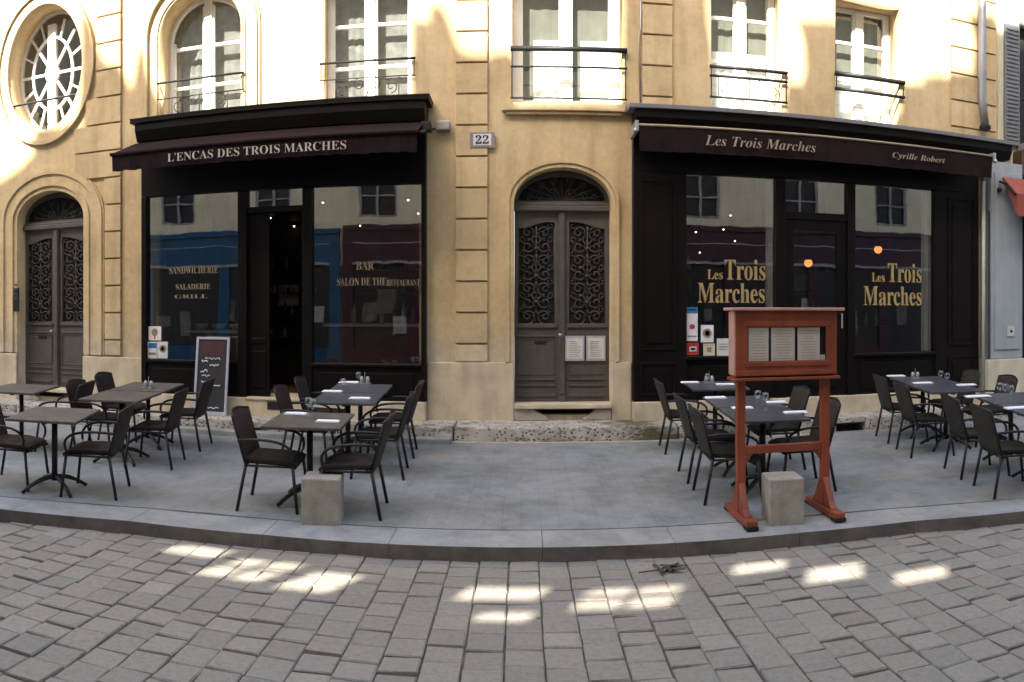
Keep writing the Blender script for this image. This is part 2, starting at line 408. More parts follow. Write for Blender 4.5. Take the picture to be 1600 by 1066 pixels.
# ================================================================= GROUND
def ground():
    b = MB(); b.quad([(-60, -40, -.016), (60, -40, -.016), (60, 60, -.016), (-60, 60, -.016)])
    tag(b.build('ground', 'joint'), kind='structure')
    # granite setts, one sheet of individual stones
    bm = bmesh.new(); lay = bm.loops.layers.float_color.new('tone')
    w, l = .205, .212; r = random.Random(3)
    nx = int(26 / w)
    for i in range(nx):
        x0 = -13 + i * w + r.uniform(-.006, .006)
        off = r.uniform(0, l); y = -3.0 + off
        while y < 5.52:
            ll = l * r.choice([.9, .96, 1, 1, 1.04, 1.1])
            if y < 5.66 and y + ll < 5.8:
                g = .006; j = lambda: r.uniform(-.006, .006)
                x1, y0, y1 = x0 + w - .005, y, y + ll - r.uniform(.006, .013)
                zt = r.uniform(-.006, .003); tx, ty = r.uniform(-.003, .003), r.uniform(-.006, .005)
                ring = lambda ins, z: [bm.verts.new((xx + j() * .6, yy + j() * .6, z + tx * sx + ty * sy)) for xx, yy, sx, sy in
                                       ((x0 + ins, y0 + ins, -1, -1), (x1 - ins, y0 + ins, 1, -1), (x1 - ins, y1 - ins, 1, 1), (x0 + ins, y1 - ins, -1, 1))]
                A, B_, C_ = ring(0, zt - .05), ring(.001, zt - .007), ring(.008, zt)
                v = r.random(); t = r.uniform(.90, 1.08)
                base = (.207, .186, .150) if v < .78 else (.212, .180, .149) if v < .83 else (.194, .177, .146) if v < .93 else (.225, .204, .167)
                col = (base[0]*t*1.2, base[1]*t*1.2, base[2]*t*1.22, 1)
                fs = [bm.faces.new(C_)]
                for P_, Q in ((A, B_), (B_, C_)):
                    for k in range(4): fs.append(bm.faces.new([P_[k], P_[(k+1) % 4], Q[(k+1) % 4], Q[k]]))
                for f in fs:
                    for lp in f.loops: lp[lay] = col
            y += ll
    me = bpy.data.meshes.new('road'); bm.to_mesh(me); bm.free(); me.materials.append(M['sett'])
    tag(link('road', me), kind='structure')
    # kerb: separate stones about a metre long in one run
    b = MB(); x = -12.0
    while x < 12:
        L = R.choice([.95, 1.0, 1.1]); x1 = min(x + L, 12.0)
        g = .002
        ya, yb = kerb_y(x + g), kerb_y(x1 - g); zt = .10
        b.hexa([(x+g, ya, -.2), (x1-g, yb, -.2), (x1-g, yb+.40, -.2), (x+g, ya+.40, -.2),
                (x+g, ya+.008, zt), (x1-g, yb+.008, zt), (x1-g, yb+.40, zt+.010), (x+g, ya+.40, zt+.010)])
        x = x1
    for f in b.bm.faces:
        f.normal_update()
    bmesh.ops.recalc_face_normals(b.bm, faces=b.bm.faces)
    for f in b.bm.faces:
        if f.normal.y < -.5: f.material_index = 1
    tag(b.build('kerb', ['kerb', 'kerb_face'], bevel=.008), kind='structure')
    b = MB(); xs = [-12 + .5 * i for i in range(49)]
    for i in range(48):
        xa, xb = xs[i], xs[i+1]; ya, yb = kerb_y(xa) + .414, kerb_y(xb) + .414
        za = .112
        b.hexa([(xa, ya, -.2), (xb, yb, -.2), (xb, 9.42, -.2), (xa, 9.42, -.2), (xa, ya, za), (xb, yb, za), (xb, 9.42, .20), (xa, 9.42, .20)])
    bmesh.ops.remove_doubles(b.bm, verts=b.bm.verts, dist=1e-4)
    tag(b.build('pavement', 'paving'), kind='structure')
    # long door step of old stone slabs
    st = thing('stone_step', (0, 9.7, .2), 'long worn stone step of pitted grey slabs running along the foot of the facade', 'step')
    for x0, x1 in ((-9.5, -7.1), (-7.08, -4.4), (-4.38, -2.3), (-2.28, -.83), (-.81, 1.9), (1.92, 4.0), (4.42, 6.2), (6.22, 8.4)):
        b = MB(); b.box(x0, x1, 9.37, 10.4, -.1, .383); b.build('slab', 'step', st, bevel=.022)
    b = MB(); b.box(4.003, 4.417, 9.375, 10.3, .31, .38); b.box(4.003, 4.417, 9.75, 10.3, .0, .306); b.build('bridging_slab', 'step', st, bevel=.01)
    b = MB(); b.box(-.835, 3.9, 9.27, 9.366, .1, .212); b.build('mortar_strip', 'block', st, bevel=.008)
    b = MB(); b.box(-8.5, -.84, 9.20, 9.366, -.1, .262); b.build('lower_slab', 'kerb', st, bevel=.012)
ground()

# ================================================================= MAIN BUILDING
BX0, BX1 = -11.0, 6.98
DC, DL = .527, -6.9                 # door centres
house = thing('town_house', (-1.5, 10.2, .38), 'ochre plastered town house with arched doors and tall white windows behind the cafe terrace', 'building')
W = [(-5.00, -3.76, 4.47, 5.70, 'arch'), (-2.615, -1.42, 4.47, 6.3, 'rect'), (-.123, 1.294, 4.44, 6.3, 'rect'), (2.467, 3.467, 4.42, 6.3, 'rect'), (4.247, 5.255, 4.42, 6.16, 'rect')]
def facade():
    holes = [arch(DC, .625, .45, 3.18, .44), arch(DL, .625, .45, 3.22, .44), ellipse(-7.0, 5.59, .71, .99)]
    for x0, x1, z0, z1, k in W:
        holes.append(rect(x0, x1, z0, z1) if k == 'rect' else arch((x0+x1)/2, (x1-x0)/2, z0, z1, .60))
    holes.append(rect(-5.12, -1.32, .66, 4.15)); holes.append(rect(1.53, 6.40, .66, 4.1))
    plate('wall', rect(BX0, BX1, .0, 9.0), holes, 10.0, 10.45, 'plaster', house)
    # lower stone course
    b = MB()
    for x0, x1, z1 in ((BX0, DL - .625, 1.11), (DL + .625, -5.225, 1.11), (-1.21, DC - .625, 1.125), (DC + .625, 1.41, 1.125)):
        b.box(x0, x1, 9.955, 9.999, .3, z1)
    for x0, x1 in ((-5.222, -1.213), (1.413, 6.53)): b.box(x0, x1, 9.80, 9.999, .3, .622)
    b.build('plinth', 'limestone', house, bevel=.012)
    # rusticated pilasters: stacked blocks with open joints
    for x0, x1, z0 in ((-5.89, -5.62, 1.36), (-.845, -.435, 1.36), (1.554, 1.949, 4.56), (6.12, 6.93, 4.56), (-8.6, -8.2, 1.36)):
        b = MB(); z = z0; b.box(x0, x1, 9.955, 9.999, 1.135 if z0 < 2 else 4.4, z - .012)
        while z < 8.4:
            b.box(x0 if not (x0 == -5.89 and z > 3.5) else (-6.42 if z < 4.2 else -6.22 if z < 4.6 else -6.04), x1, 9.955, 9.999, z + .012, z + .388); z += .4
        b.build('quoin_pilaster', 'quoin', house, bevel=.006)
    b = MB(); b.box(BX0, BX1, 9.9, 9.999, 6.95, 7.03); b.box(BX0, BX1, 9.85, 9.999, 7.033, 7.12); b.build('string_course', 'limestone', house, bevel=.01)
    b = MB(); b.box(BX0, BX1, 9.75, 10.4, 9.003, 9.25); b.build('cornice', 'limestone', house, bevel=.02)
    # sill under the middle window
    b = MB(); b.box(-.25, 1.33, 9.90, 9.999, 4.33, 4.43); b.box(-.20, 1.29, 9.93, 9.999, 4.29, 4.327); b.build('window_sill', 'plaster', house, bevel=.01)
    # surrounds
    for cx, off, zs in ((DC, .10, 3.18), (DL, .17, 3.22)):
        plate('door_surround', arch(cx, .625, 1.14, zs, .44, off), [arch(cx, .625, 1.139, zs, .44, .0)][:0] + [], 9.97, 9.975, 'plaster', house) if False else None
        n = 28
        for o0, o1, pr in (((.0, off * .55, .035), (off * .55 + .001, off, .055)) if cx > 0 else ((.0, .07, .02), (.071, .115, .05), (.116, .25, .03), (.251, .34, .06), (.341, .37, .035))):
            b = MB(); A = arch(cx, .625, 1.13, zs, .44, o0)[2:]; Bq = arch(cx, .625, 1.13, zs, .44, o1)[2:]
            A = [(cx + .625 + o0, 1.13)] + A + [(cx - .625 - o0, 1.13)]; Bq = [(cx + .625 + o1, 1.13)] + Bq + [(cx - .625 - o1, 1.13)]
            for i in range(len(A) - 1):
                p = [A[i], Bq[i], Bq[i+1], A[i+1]]
                b.poly_y(p, 10 - pr, 9.999)
            bmesh.ops.remove_doubles(b.bm, verts=b.bm.verts, dist=1e-5)
            b.build('door_surround', 'plaster', house)
    # ring round the oval, arch round the first window
    b = MB(); E1, E2, E3 = ellipse(-7.0, 5.59, .71, .99), ellipse(-7.0, 5.59, .87, 1.15), ellipse(-7.0, 5.59, .93, 1.21)
    for i in range(40):
        k = (i + 1) % 40
        b.poly_y([E1[i], E2[i], E2[k], E1[k]], 9.965, 9.999); b.poly_y([E2[i], E3[i], E3[k], E2[k]], 9.93, 9.999)
    bmesh.ops.remove_doubles(b.bm, verts=b.bm.verts, dist=1e-5); b.build('oval_surround', 'plaster', house)
    b = MB(); cx = -4.38
    for o0, o1, pr in ((.03, .07, .02), (.18, .25, .055), (.252, .29, .03)):
        A, Q = arch(cx, .62, 4.45, 5.7, .60, o0)[2:], arch(cx, .62, 4.45, 5.7, .60, o1)[2:]
        A = [(cx+.62+o0, 4.45)] + A + [(cx-.62-o0, 4.45)]; Q = [(cx+.62+o1, 4.45)] + Q + [(cx-.62-o1, 4.45)]
        for i in range(len(A) - 1): b.poly_y([A[i], Q[i], Q[i+1], A[i+1]], 10 - pr, 9.999)
    b.build('window_arch', 'plaster', house)
    # rooms behind the upper windows, stairwell behind the fanlights
    b = MB()
    b.quad([(-8.2, 13, 4.2), (6.9, 13, 4.2), (6.9, 13, 6.9), (-8.2, 13, 6.9)]); b.quad([(-8.2, 10.46, 4.2), (6.9, 10.46, 4.2), (6.9, 13, 4.2), (-8.2, 13, 4.2)])
    b.quad([(-8.2, 10.46, 6.9), (6.9, 10.46, 6.9), (6.9, 13, 6.9), (-8.2, 13, 6.9)])
    for xx in (-8.2, -5.6, -3.2, -.6, 1.8, 3.9, 6.9): b.quad([(xx, 10.46, 4.2), (xx, 13, 4.2), (xx, 13, 6.9), (xx, 10.46, 6.9)])
    b.build('upper_rooms', 'grey_room', house)
facade()

def scroll_rail(x0, x1, zs, parent, scroll=None):
    b = MB()
    for z, r_ in zs: b.tube([(x0, 9.955, z), (x1, 9.955, z)], r_, 6)
    for xx in (x0 + .02, x1 - .02): b.tube([(xx, 9.955, zs[-1][0]), (xx, 9.955, zs[0][0])], .008, 6)
    if scroll:
        cx = (x0 + x1) / 2; za, zb = scroll
        for sx in (-1, 1):
            b.tube(spiral((cx + sx * .10, 9.955, (za+zb)/2 + .05), .085, .015, PI/2, 1.2, -sx), .007, 5)
            b.tube(spiral((cx + sx * .32, 9.955, (za+zb)/2), .085, .015, -PI/2, 1.2, sx), .007, 5)
            b.tube([(cx + sx * .42, 9.955, zb), (cx + sx * .42, 9.955, za)], .006, 5)
        b.tube([(cx, 9.955, zb), (cx, 9.955, za)], .008, 5)
    return b.build('window_rail', 'railing', parent, smooth=True)
def windows():
    bars = [(5.03, 5.60), (5.07, 5.64), (), (5.20, 5.79), (5.12, 5.66)]
    for i, (x0, x1, z0, z1, k) in enumerate(W):
        cx = (x0 + x1) / 2; y0, y1 = 10.32, 10.39; top = z1 + (.60 if k == 'arch' else 0)
        fw = .055 if i != 2 else .10
        outer = rect(x0, x1, z0, z1) if k == 'rect' else arch(cx, (x1-x0)/2, z0, z1, .60)
        inner = rect(x0 + fw, x1 - fw, z0 + .07, z1 - fw) if k == 'rect' else arch(cx, (x1-x0)/2 - fw, z0 + .07, z1, .60 - fw)
        bm = plate_bm(outer, [inner], y0, y1); b = MB(); b.bm.free(); b.bm = bm
        b.box(cx - .055, cx + .055, y0 - .02, y1 + .003, z0 + .06, top - fw + .01)
        if k == 'arch': pass
        for s in (-1, 1):
            xa = cx + s * .055; xb = (x1 - fw) if s > 0 else (x0 + fw)
            b.box(xa, xa + s * .035, y0 + .012, y1 - .003, z0 + .07, top - (.06 if k == 'rect' else .12))
            b.box(xb - s * .04, xb, y0 + .012, y1 - .003, z0 + .07, z1 - (.06 if k == 'rect' else 0))
            for zz in bars[i]: b.box(xa, xb, y0 + .004, y1 - .008, zz - .021, zz + .021)
            b.box(xa, xb, y0 + .004, y1 - .008, z0 + .065, z0 + .13)
        fr = b.build('window', 'white', house, bevel=.004)
        b = MB()
        if k == 'rect': b.quad([(x0 + .03, 10.365, z0 + .03), (x1 - .03, 10.365, z0 + .03), (x1 - .03, 10.365, z1 - .03), (x0 + .03, 10.365, z1 - .03)])
        else: b._f([b.bm.verts.new((p[0], 10.365, p[1])) for p in arch(cx, .60, z0 + .03, z1, .58)])
        b.build('pane', 'pane', fr)
        rails = {0: ([(5.03, .016), (4.80, .009)], (4.55, 4.80)), 1: ([(5.04, .016), (4.82, .008)], (4.55, 4.82)), 2: ([(5.13, .034), (4.90, .014), (4.50, .012)], None),
                 3: ([(5.00, .024), (4.88, .02), (4.60, .016)], (4.62, 4.86)), 4: ([(5.08, .034), (4.87, .024)], None)}[i]
        scroll_rail(x0 - .02, x1 + .06, rails[0], house, rails[1])
        # curtains: white half curtains with darker drapes above
        def drape(xa, xb, za, zb, y, mat, name, amp=.012, fr_=40):
            b = MB(); n = 24; vs = [[], []]
            for q in range(n + 1):
                xx = xa + (xb - xa) * q / n; yy = y + amp * math.sin(xx * fr_ + .8 * math.sin(xx * 11)) * (.6 + .4 * math.sin(xx * 5))
                vs[0].append(b.bm.verts.new((xx, yy, za))); vs[1].append(b.bm.verts.new((xx, yy, zb)))
            for q in range(n): b._f([vs[0][q], vs[0][q+1], vs[1][q+1], vs[1][q]])
            return b.build(name, mat, fr)
        if i in (2, 3, 4):
            zt = {2: 5.40, 3: 5.36, 4: 5.22}[i]
            for s in (-1, 1):
                a, c = (x0 + .28, cx - .02) if s < 0 else (cx + .20 if i == 2 else cx + .08, x1 - .10)
                if i != 2 and s < 0: a = x0 + .12
                drape(a, c, z0 + .05, zt, 10.43, 'curtain', 'half_curtain')
            drape(x0 + .02, x1 - .02, z0 + .05, top, 10.50, 'blind', 'curtain', .007, 34)
        else:
            drape(x0 + .03, cx - .12, z0 + .05, top, 10.52, 'lace', 'curtain', .007, 52)
            drape(cx + .02, x1 - .03, z0 + .05, top, 10.51, 'lace', 'curtain', .006, 47)
    # the oval window with its starburst glazing bars
    cx, cz = -7.08, 5.60; y0, y1 = 10.32, 10.37; b = MB()
    E1, E2 = ellipse(-7.0, 5.59, .71, .99), ellipse(-7.0, 5.59, .67, .95)
    for i in range(40): k = (i + 1) % 40; b.poly_y([E1[i], E2[i], E2[k], E1[k]], y0, y1)
    E1, E2 = ellipse(cx, cz, .40, .60), ellipse(cx, cz, .362, .562)
    for i in range(40): k = (i + 1) % 40; b.poly_y([E1[i], E2[i], E2[k], E1[k]], y0 + .006, y1 - .006)
    b.box(cx - .07, cx + .07, y0 - .02, y1 + .003, cz - .94, cz + .78)
    for q in range(16):
        a = 2 * PI * (q + .0) / 16
        if q in (4, 12): continue
        full = q % 2 == 0
        r0 = .0 if full else .34
        for (r_0, r_1) in ((r0, 1.0),):
            p0 = Vector((cx, 0, cz)); p1 = Vector((cx + .60 * math.cos(a), 0, cz + .90 * math.sin(a)))
            if not full: p0 = Vector((cx + .38 * math.cos(a), 0, cz + .58 * math.sin(a)))
            d = (p1 - p0).normalized(); nrm = Vector((-d.z, 0, d.x)) * (.02 if full else .015)
            b.poly_y([(v.x, v.z) for v in (p0 + nrm, p1 + nrm, p1 - nrm, p0 - nrm)], y0 + .009, y1 - .009)
    b.poly_y(ellipse(cx, cz, .13, .15, 16), y0 - .014, y1)
    fr = b.build('oval_window', 'white', house)
    b = MB(); b._f([b.bm.verts.new((p[0], 10.355, p[1])) for p in ellipse(-7.0, 5.59, .70, .97)]); b.build('pane', 'pane', fr)
    b = MB(); b.tube([(-7.66, 9.99, 5.08), (-6.34, 9.99, 5.08)], .018, 6); b.build('window_rail', 'railing', house)
windows()

def door(cx, zs, label):
    z0, zt = .60, 3.08
    sides = []
    for s in (-1, 1):
        xa, xb = cx + s * .012, cx + s * .62          # leaf from the middle outwards
        g0, g1 = cx + s * .095, cx + s * .575
        top = [(g1, 2.86)] + [(g0 + (g1 - g0) * (1 - t), 2.86 + .085 * (.5 - .5 * math.cos(PI * min(1, t * 1.15)))) for t in (.2, .35, .5, .65, .8, 1)]
        hole = [(g0, 1.62), (g1, 1.62)] + top
        outer = rect(min(xa, xb), max(xa, xb), z0, zt)
        leaf = plate('door_leaf', outer, [hole], 10.20, 10.25, 'door', house, bevel=.004)
        b = MB(); b.box(min(g0, g1), max(g0, g1), 10.245, 10.249, 1.6, 2.98); b.build('grille_backing', 'vent', leaf)
        # mouldings
        b = MB()
        m0, m1 = min(g0, g1), max(g0, g1)
        b.box(m0 - .02, m1 + .02, 10.17, 10.199, 1.565, 1.60); b.box(m0, m1, 10.18, 10.199, 1.44, 1.465)
        for za, zb in ((.66, .70), (.80, .82), (.88, .895)): b.box(m0, m1, 10.18, 10.199, za, zb)
        for xx in (m0, m1 - .012): b.box(xx, xx + .012, 10.188, 10.199, .95, 1.42)
        b.box(m0 + .014, m1 - .014, 10.188, 10.199, .95, .962); b.box(m0 + .014, m1 - .014, 10.188, 10.199, 1.408, 1.42)
        b.build('moulding', 'door', leaf, bevel=.003)
        # wrought scrollwork
        b = MB(); w = m1 - m0; mx = (m0 + m1) / 2; y = 10.222
        rows = 7; rh = 1.28 / rows
        for q in range(rows):
            zc = 1.62 + rh * (q + .5); fl = 1 if q % 2 else -1
            for t in (-1, 1):
                b.tube(spiral((mx + t * w * .23, y, zc), .105, .012, PI/2 * fl, 1.35, t * fl, 16), [.011] * 12 + [.013] * 5, 5)
                b.tube(spiral((mx + t * w * .40, y, zc + rh * .5), .05, .01, -PI/2 * fl, 1.1, -t * fl, 10), .008, 4)
                b.tube([(mx, y, zc - rh * .45), (mx + t * w * .09, y, zc), (mx, y, zc + rh * .45)], .009, 4)
                b.tube([(mx + t * w * .09, y, zc), (mx + t * w * .47, y, zc + rh * .42)], .007, 4)
        for q in (-.5, 0, .5): b.tube([(mx + q * w * .98, y, 1.62), (mx + q * w * .98, y, 2.88)], .008, 5)
        for zz in (1.9, 2.24, 2.6): b.sphere((mx, y, zz), .028, 8)
        b.build('ironwork', 'iron', leaf, smooth=True)
        sides.append(leaf)
    b = MB(); b.box(cx - .045, cx + .045, 10.165, 10.197, z0, zt); b.box(cx - .03, cx + .03, 10.15, 10.163, z0 + .1, zt - .02); b.build('astragal', 'door', sides[1], bevel=.006)
    b = MB(); b.tube([(cx - .03, 10.14, 1.47), (cx - .03, 10.09, 1.47)], .01, 8); b.sphere((cx - .03, 10.08, 1.47), .026, 10); b.build('door_knob', 'alu', sides[0], smooth=True)
    b = MB(); b.box(cx - .36, cx - .20, 10.185, 10.199, 1.36, 1.39); b.build('letter_slot', 'vent', sides[0])
    # transom and fanlight
    b = MB(); b.box(cx - .623, cx + .623, 10.12, 10.26, 3.085, 3.15); b.box(cx - .623, cx + .623, 10.15, 10.26, 3.153, 3.19); b.build('transom', 'door', house, bevel=.008)
    fan = plate('fanlight', arch(cx, .623, 3.192, zs + .0, .438), [arch(cx, .57, 3.225, 3.226, zs + .36 - 3.226)], 10.20, 10.25, 'door', house)
    b = MB(); y = 10.222
    for q in range(9):
        a = PI * (q + .5) / 9
        b.tube([(cx, y, 3.23), (cx + .54 * math.cos(a), y, 3.23 + .34 * math.sin(a))], .008, 4)
    for sx in (-1, 1):
        for xx, zz, rr in ((.12, 3.33, .07), (.28, 3.30, .06), (.42, 3.28, .045), (.26, 3.43, .05), (.09, 3.49, .045)):
            b.tube(spiral((cx + sx * xx, y, zz), rr, .008, -PI/2, 1.2, sx, 12), .009, 4)
    b.build('ironwork', 'iron', fan, smooth=True)
    b = MB(); b.box(cx - .6, cx + .6, 10.255, 10.262, 3.19, zs + .45); b.build('fanlight_glass', 'vent', fan)
    # worn threshold, with the dark cellar opening under it
    b = MB(); b.box(cx - .623, cx + .623, 9.90, 10.3, .535, .596); b.box(cx - .623, cx + .623, 10.14, 10.3, .38, .532)
    b.build('threshold', 'limestone', house, bevel=.012)
    for pl in ([(cx - .62, .385), (cx - .17, .385), (cx - .21, .44), (cx - .32, .49), (cx - .38, .533), (cx - .62, .533)], [(cx + .62, .385), (cx + .62, .533), (cx + .44, .533), (cx + .36, .47), (cx + .27, .42), (cx + .24, .385)]):
        b = MB(); b.poly_y(pl, 9.94, 10.13); b.build('threshold_riser', 'block', house, bevel=.012)
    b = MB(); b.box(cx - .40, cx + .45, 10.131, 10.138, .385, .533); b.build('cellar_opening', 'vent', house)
door(DC, 3.18, ''); door(DL, 3.22, '')

# small fittings on the wall
t = thing('house_number_plate', (-.5, 9.95, 3.96), 'small enamel plate with the black number 22 on the wall left of the middle door', 'number plate')
px0, px1, zc = X(734, 9.96), X(773, 9.96), Z(753, 219, 9.96)
b = MB(); b.box(px0, px1, 9.945, 9.966, zc - .10, zc + .10); b.build('plate_border', 'plate_grey', t, bevel=.004)
b = MB(); b.box(px0 + .045, px1 - .045, 9.94, 9.944, zc - .07, zc + .075); b.build('plate_field', 'plate_white', t)
text('22', px0 + .075, px1 - .075, zc - .05, .10, 9.938, 'vent', t, 'numerals', 'b')
t = thing('wall_box', (-1.0, 9.97, 4.15), 'small grey metal junction box on the wall right of the first awning', 'box')
b = MB(); b.box(X(681, 9.9), X(703, 9.9), 9.88, 9.998, Z(692, 203, 9.9), Z(692, 189, 9.9)); b.build('casing', 'alu', t, bevel=.01)
b = MB(); b.tube([(X(681, 9.9), 9.94, 4.12), (-1.2, 9.94, 4.10)], .012, 6); b.build('conduit', 'railing', t)
b = MB(); b.tube([(1.535, 9.975, 6.9), (1.535, 9.975, 5.45), (1.51, 9.975, 5.3), (1.53, 9.975, 4.42)], .013, 6)
tag(b.build('wall_cable', 'alu', smooth=True), 'thin grey cable running down the wall beside the middle upper window', 'cable')
b = MB(); b.box(X(22, 9.95), X(30, 9.95), 9.93, 9.953, Z(26, 487, 9.95), Z(26, 450, 9.95)); 
t = thing('entry_panel', (X(26, 9.95), 9.95, 1.9), 'narrow dark intercom panel beside the left arched door', 'intercom')
b.build('panel', 'vent', t, bevel=.003)
for q in range(4):
    b = MB(); b.box(X(24, 9.95), X(28, 9.95), 9.924, 9.929, 1.98 + q * .07, 2.01 + q * .07); b.build('button', 'iron', t)
for i, (pa, pb, lab) in enumerate(((883, 913, 'white framed notice taped on the middle door, the left one of the pair'), (916, 946, 'white framed notice taped on the middle door, the right one of the pair'))):
    x0, x1 = X(pa, 10.17), X(pb, 10.17); z0, z1 = Z(915, 564, 10.17), Z(915, 525, 10.17)
    t = thing('paper_notice', ((x0+x1)/2, 10.17, z0), lab, 'notice', 'notices on the middle door')
    b = MB(); b.box(x0, x1, 10.166, 10.176, z0, z1); b.build('sleeve', 'board_frame', t)
    b = MB(); b.box(x0 + .022, x1 - .022, 10.161, 10.165, z0 + .03, z1 - .03); b.build('sheet', 'paper', t)
    b = MB()
    for q in range(9): b.box(x0 + .045, x1 - .045 - R.uniform(0, .07), 10.158, 10.1605, z1 - .07 - q * .024, z1 - .076 - q * .024)
    b.build('printed_lines', 'letter_grey', t)

# ================================================================= SHOPFRONTS
def vents(px0, px1, py0, py1):
    b = MB(); x0, x1 = X(px0, 9.8), X(px1, 9.8); z0, z1 = Z((px0+px1)/2, py1, 9.8), Z((px0+px1)/2, py0, 9.8)
    b.box(x0, x1, 9.79, 9.798, z0, z1)
    return b
vents(418, 440, 628, 640).build('cellar_vent', 'vent', house)

def shop_room(parent, x0, x1, zf, zt, depth=14.5):
    b = MB(); b.quad([(x0, 10.0, zf), (x1, 10.0, zf), (x1, depth, zf), (x0, depth, zf)]); b.build('floor', 'room_floor', parent)
    b = MB(); b.quad([(x0, depth, zf), (x1, depth, zf), (x1, depth, zt), (x0, depth, zt)])
    b.quad([(x0, 9.99, zf), (x0, depth, zf), (x0, depth, zt), (x0, 9.99, zt)]); b.quad([(x1, 9.99, zf), (x1, depth, zf), (x1, depth, zt), (x1, 9.99, zt)])
    b.quad([(x0, 9.99, zt), (x1, 9.99, zt), (x1, depth, zt), (x0, depth, zt)]); b.build('interior', 'dark_room', parent)

SL = thing('shopfront', (-3.2, 9.9, .63), 'dark brown-black bistro shopfront with an open doorway and two big windows, on the left', 'shopfront')
def left_shop():
    Y = 9.85
    xs = [X(p, Y) for p in (228, 371, 385, 472, 487, 658)]
    L, Rr = -5.22, -1.217
    b = MB(); zb, zg0, zg1, zh = .625, 1.10, 3.41, 4.15
    b.box(L, xs[0], Y, 10.0, zb, zg1); b.box(xs[1], xs[2], Y, 10.0, zb, zg1); b.box(xs[3], xs[4], Y, 10.0, zb, zg1); b.box(xs[5], Rr, Y, 10.0, zb, zg1)
    b.box(L, Rr, Y, 10.0, zg1 + .002, zh); b.box(xs[2], xs[3], Y + .02, 9.98, 3.10, 3.18)
    b.build('frame', 'black', SL, bevel=.006)
    for i, (a, c) in enumerate(((xs[0], xs[1]), (xs[4], xs[5]))):
        b = MB(); b.box(a, c, Y + .03, 9.98, zb, zg0 - .04); b.box(a, c, Y - .01, 9.99, zg0 - .038, zg0)
        b.box(a + .10, c - .10, Y + .015, Y + .029, zb + .08, zg0 - .12); b.build('base_panel', 'black', SL, bevel=.006)
        b = MB(); b.quad([(a, Y + .07, zg0), (c, Y + .07, zg0), (c, Y + .07, zg1), (a, Y + .07, zg1)]); p = b.build('window_pane', 'shop_glass', SL)
        if i == 0:
            text('SANDWICHERIE', X(262, Y), X(338, Y), Z(300, 427, Y), .095, Y + .06, 'letter_grey', p, thin=.008)
            text('SALADERIE', X(272, Y), X(326, Y), Z(300, 452, Y), .075, Y + .06, 'letter_grey', p, thin=.008)
            text('GRILL', X(270, Y), X(322, Y), Z(300, 466, Y), .05, Y + .06, 'letter_grey', p, thin=.008)
        else:
            text('BAR', X(555, Y), X(583, Y), Z(570, 421, Y), .10, Y + .06, 'letter_grey', p, thin=.008)
            text('SALON DE THE', X(525, Y), X(602, Y), Z(560, 446, Y), .095, Y + .06, 'letter_grey', p, thin=.008)
            text('RESTAURANT', X(603, Y), X(655, Y), Z(630, 446, Y), .075, Y + .06, 'letter_grey', p, thin=.008)
    b = MB(); b.quad([(xs[2], Y + .07, 3.18), (xs[3], Y + .07, 3.18), (xs[3], Y + .07, zg1), (xs[2], Y + .07, zg1)]); b.build('transom_pane', 'shop_glass', SL)
    # door folded inwards
    b = MB(); b.box(xs[2], xs[2] + .30, 9.93, 9.98, .64, 3.09); b.box(xs[2] + .05, xs[2] + .25, 9.915, 9.929, .75, 1.25); b.box(xs[2] + .05, xs[2] + .25, 9.915, 9.929, 1.35, 1.42); b.build('door_leaf', 'black', SL, bevel=.006)
    b = MB(); b.box(L - .01, Rr + .01, 9.80, 10.02, .40, .62) if False else b.box(xs[2], xs[3], 9.78, 10.05, .60, .632); b.build('doorstep', 'limestone', SL, bevel=.008)
    # projecting cornice over the front
    b = MB(); Yf = 9.57
    b.box(-5.25, -1.143, Yf, 9.998, 4.40, 4.455); b.poly_x([(9.998, 4.152), (9.66, 4.152), (9.60, 4.30), (9.60, 4.398), (9.998, 4.398)], -5.19, -1.20)
    b.build('cornice', 'black', SL, bevel=.005)
    b = MB(); b.box(-5.26, -1.135, Yf - .005, 9.999, 4.457, 4.468); b.build('cornice_capping', 'railing', SL)
    shop_room(SL, -5.15, -1.28, .60, 3.50)
left_shop()

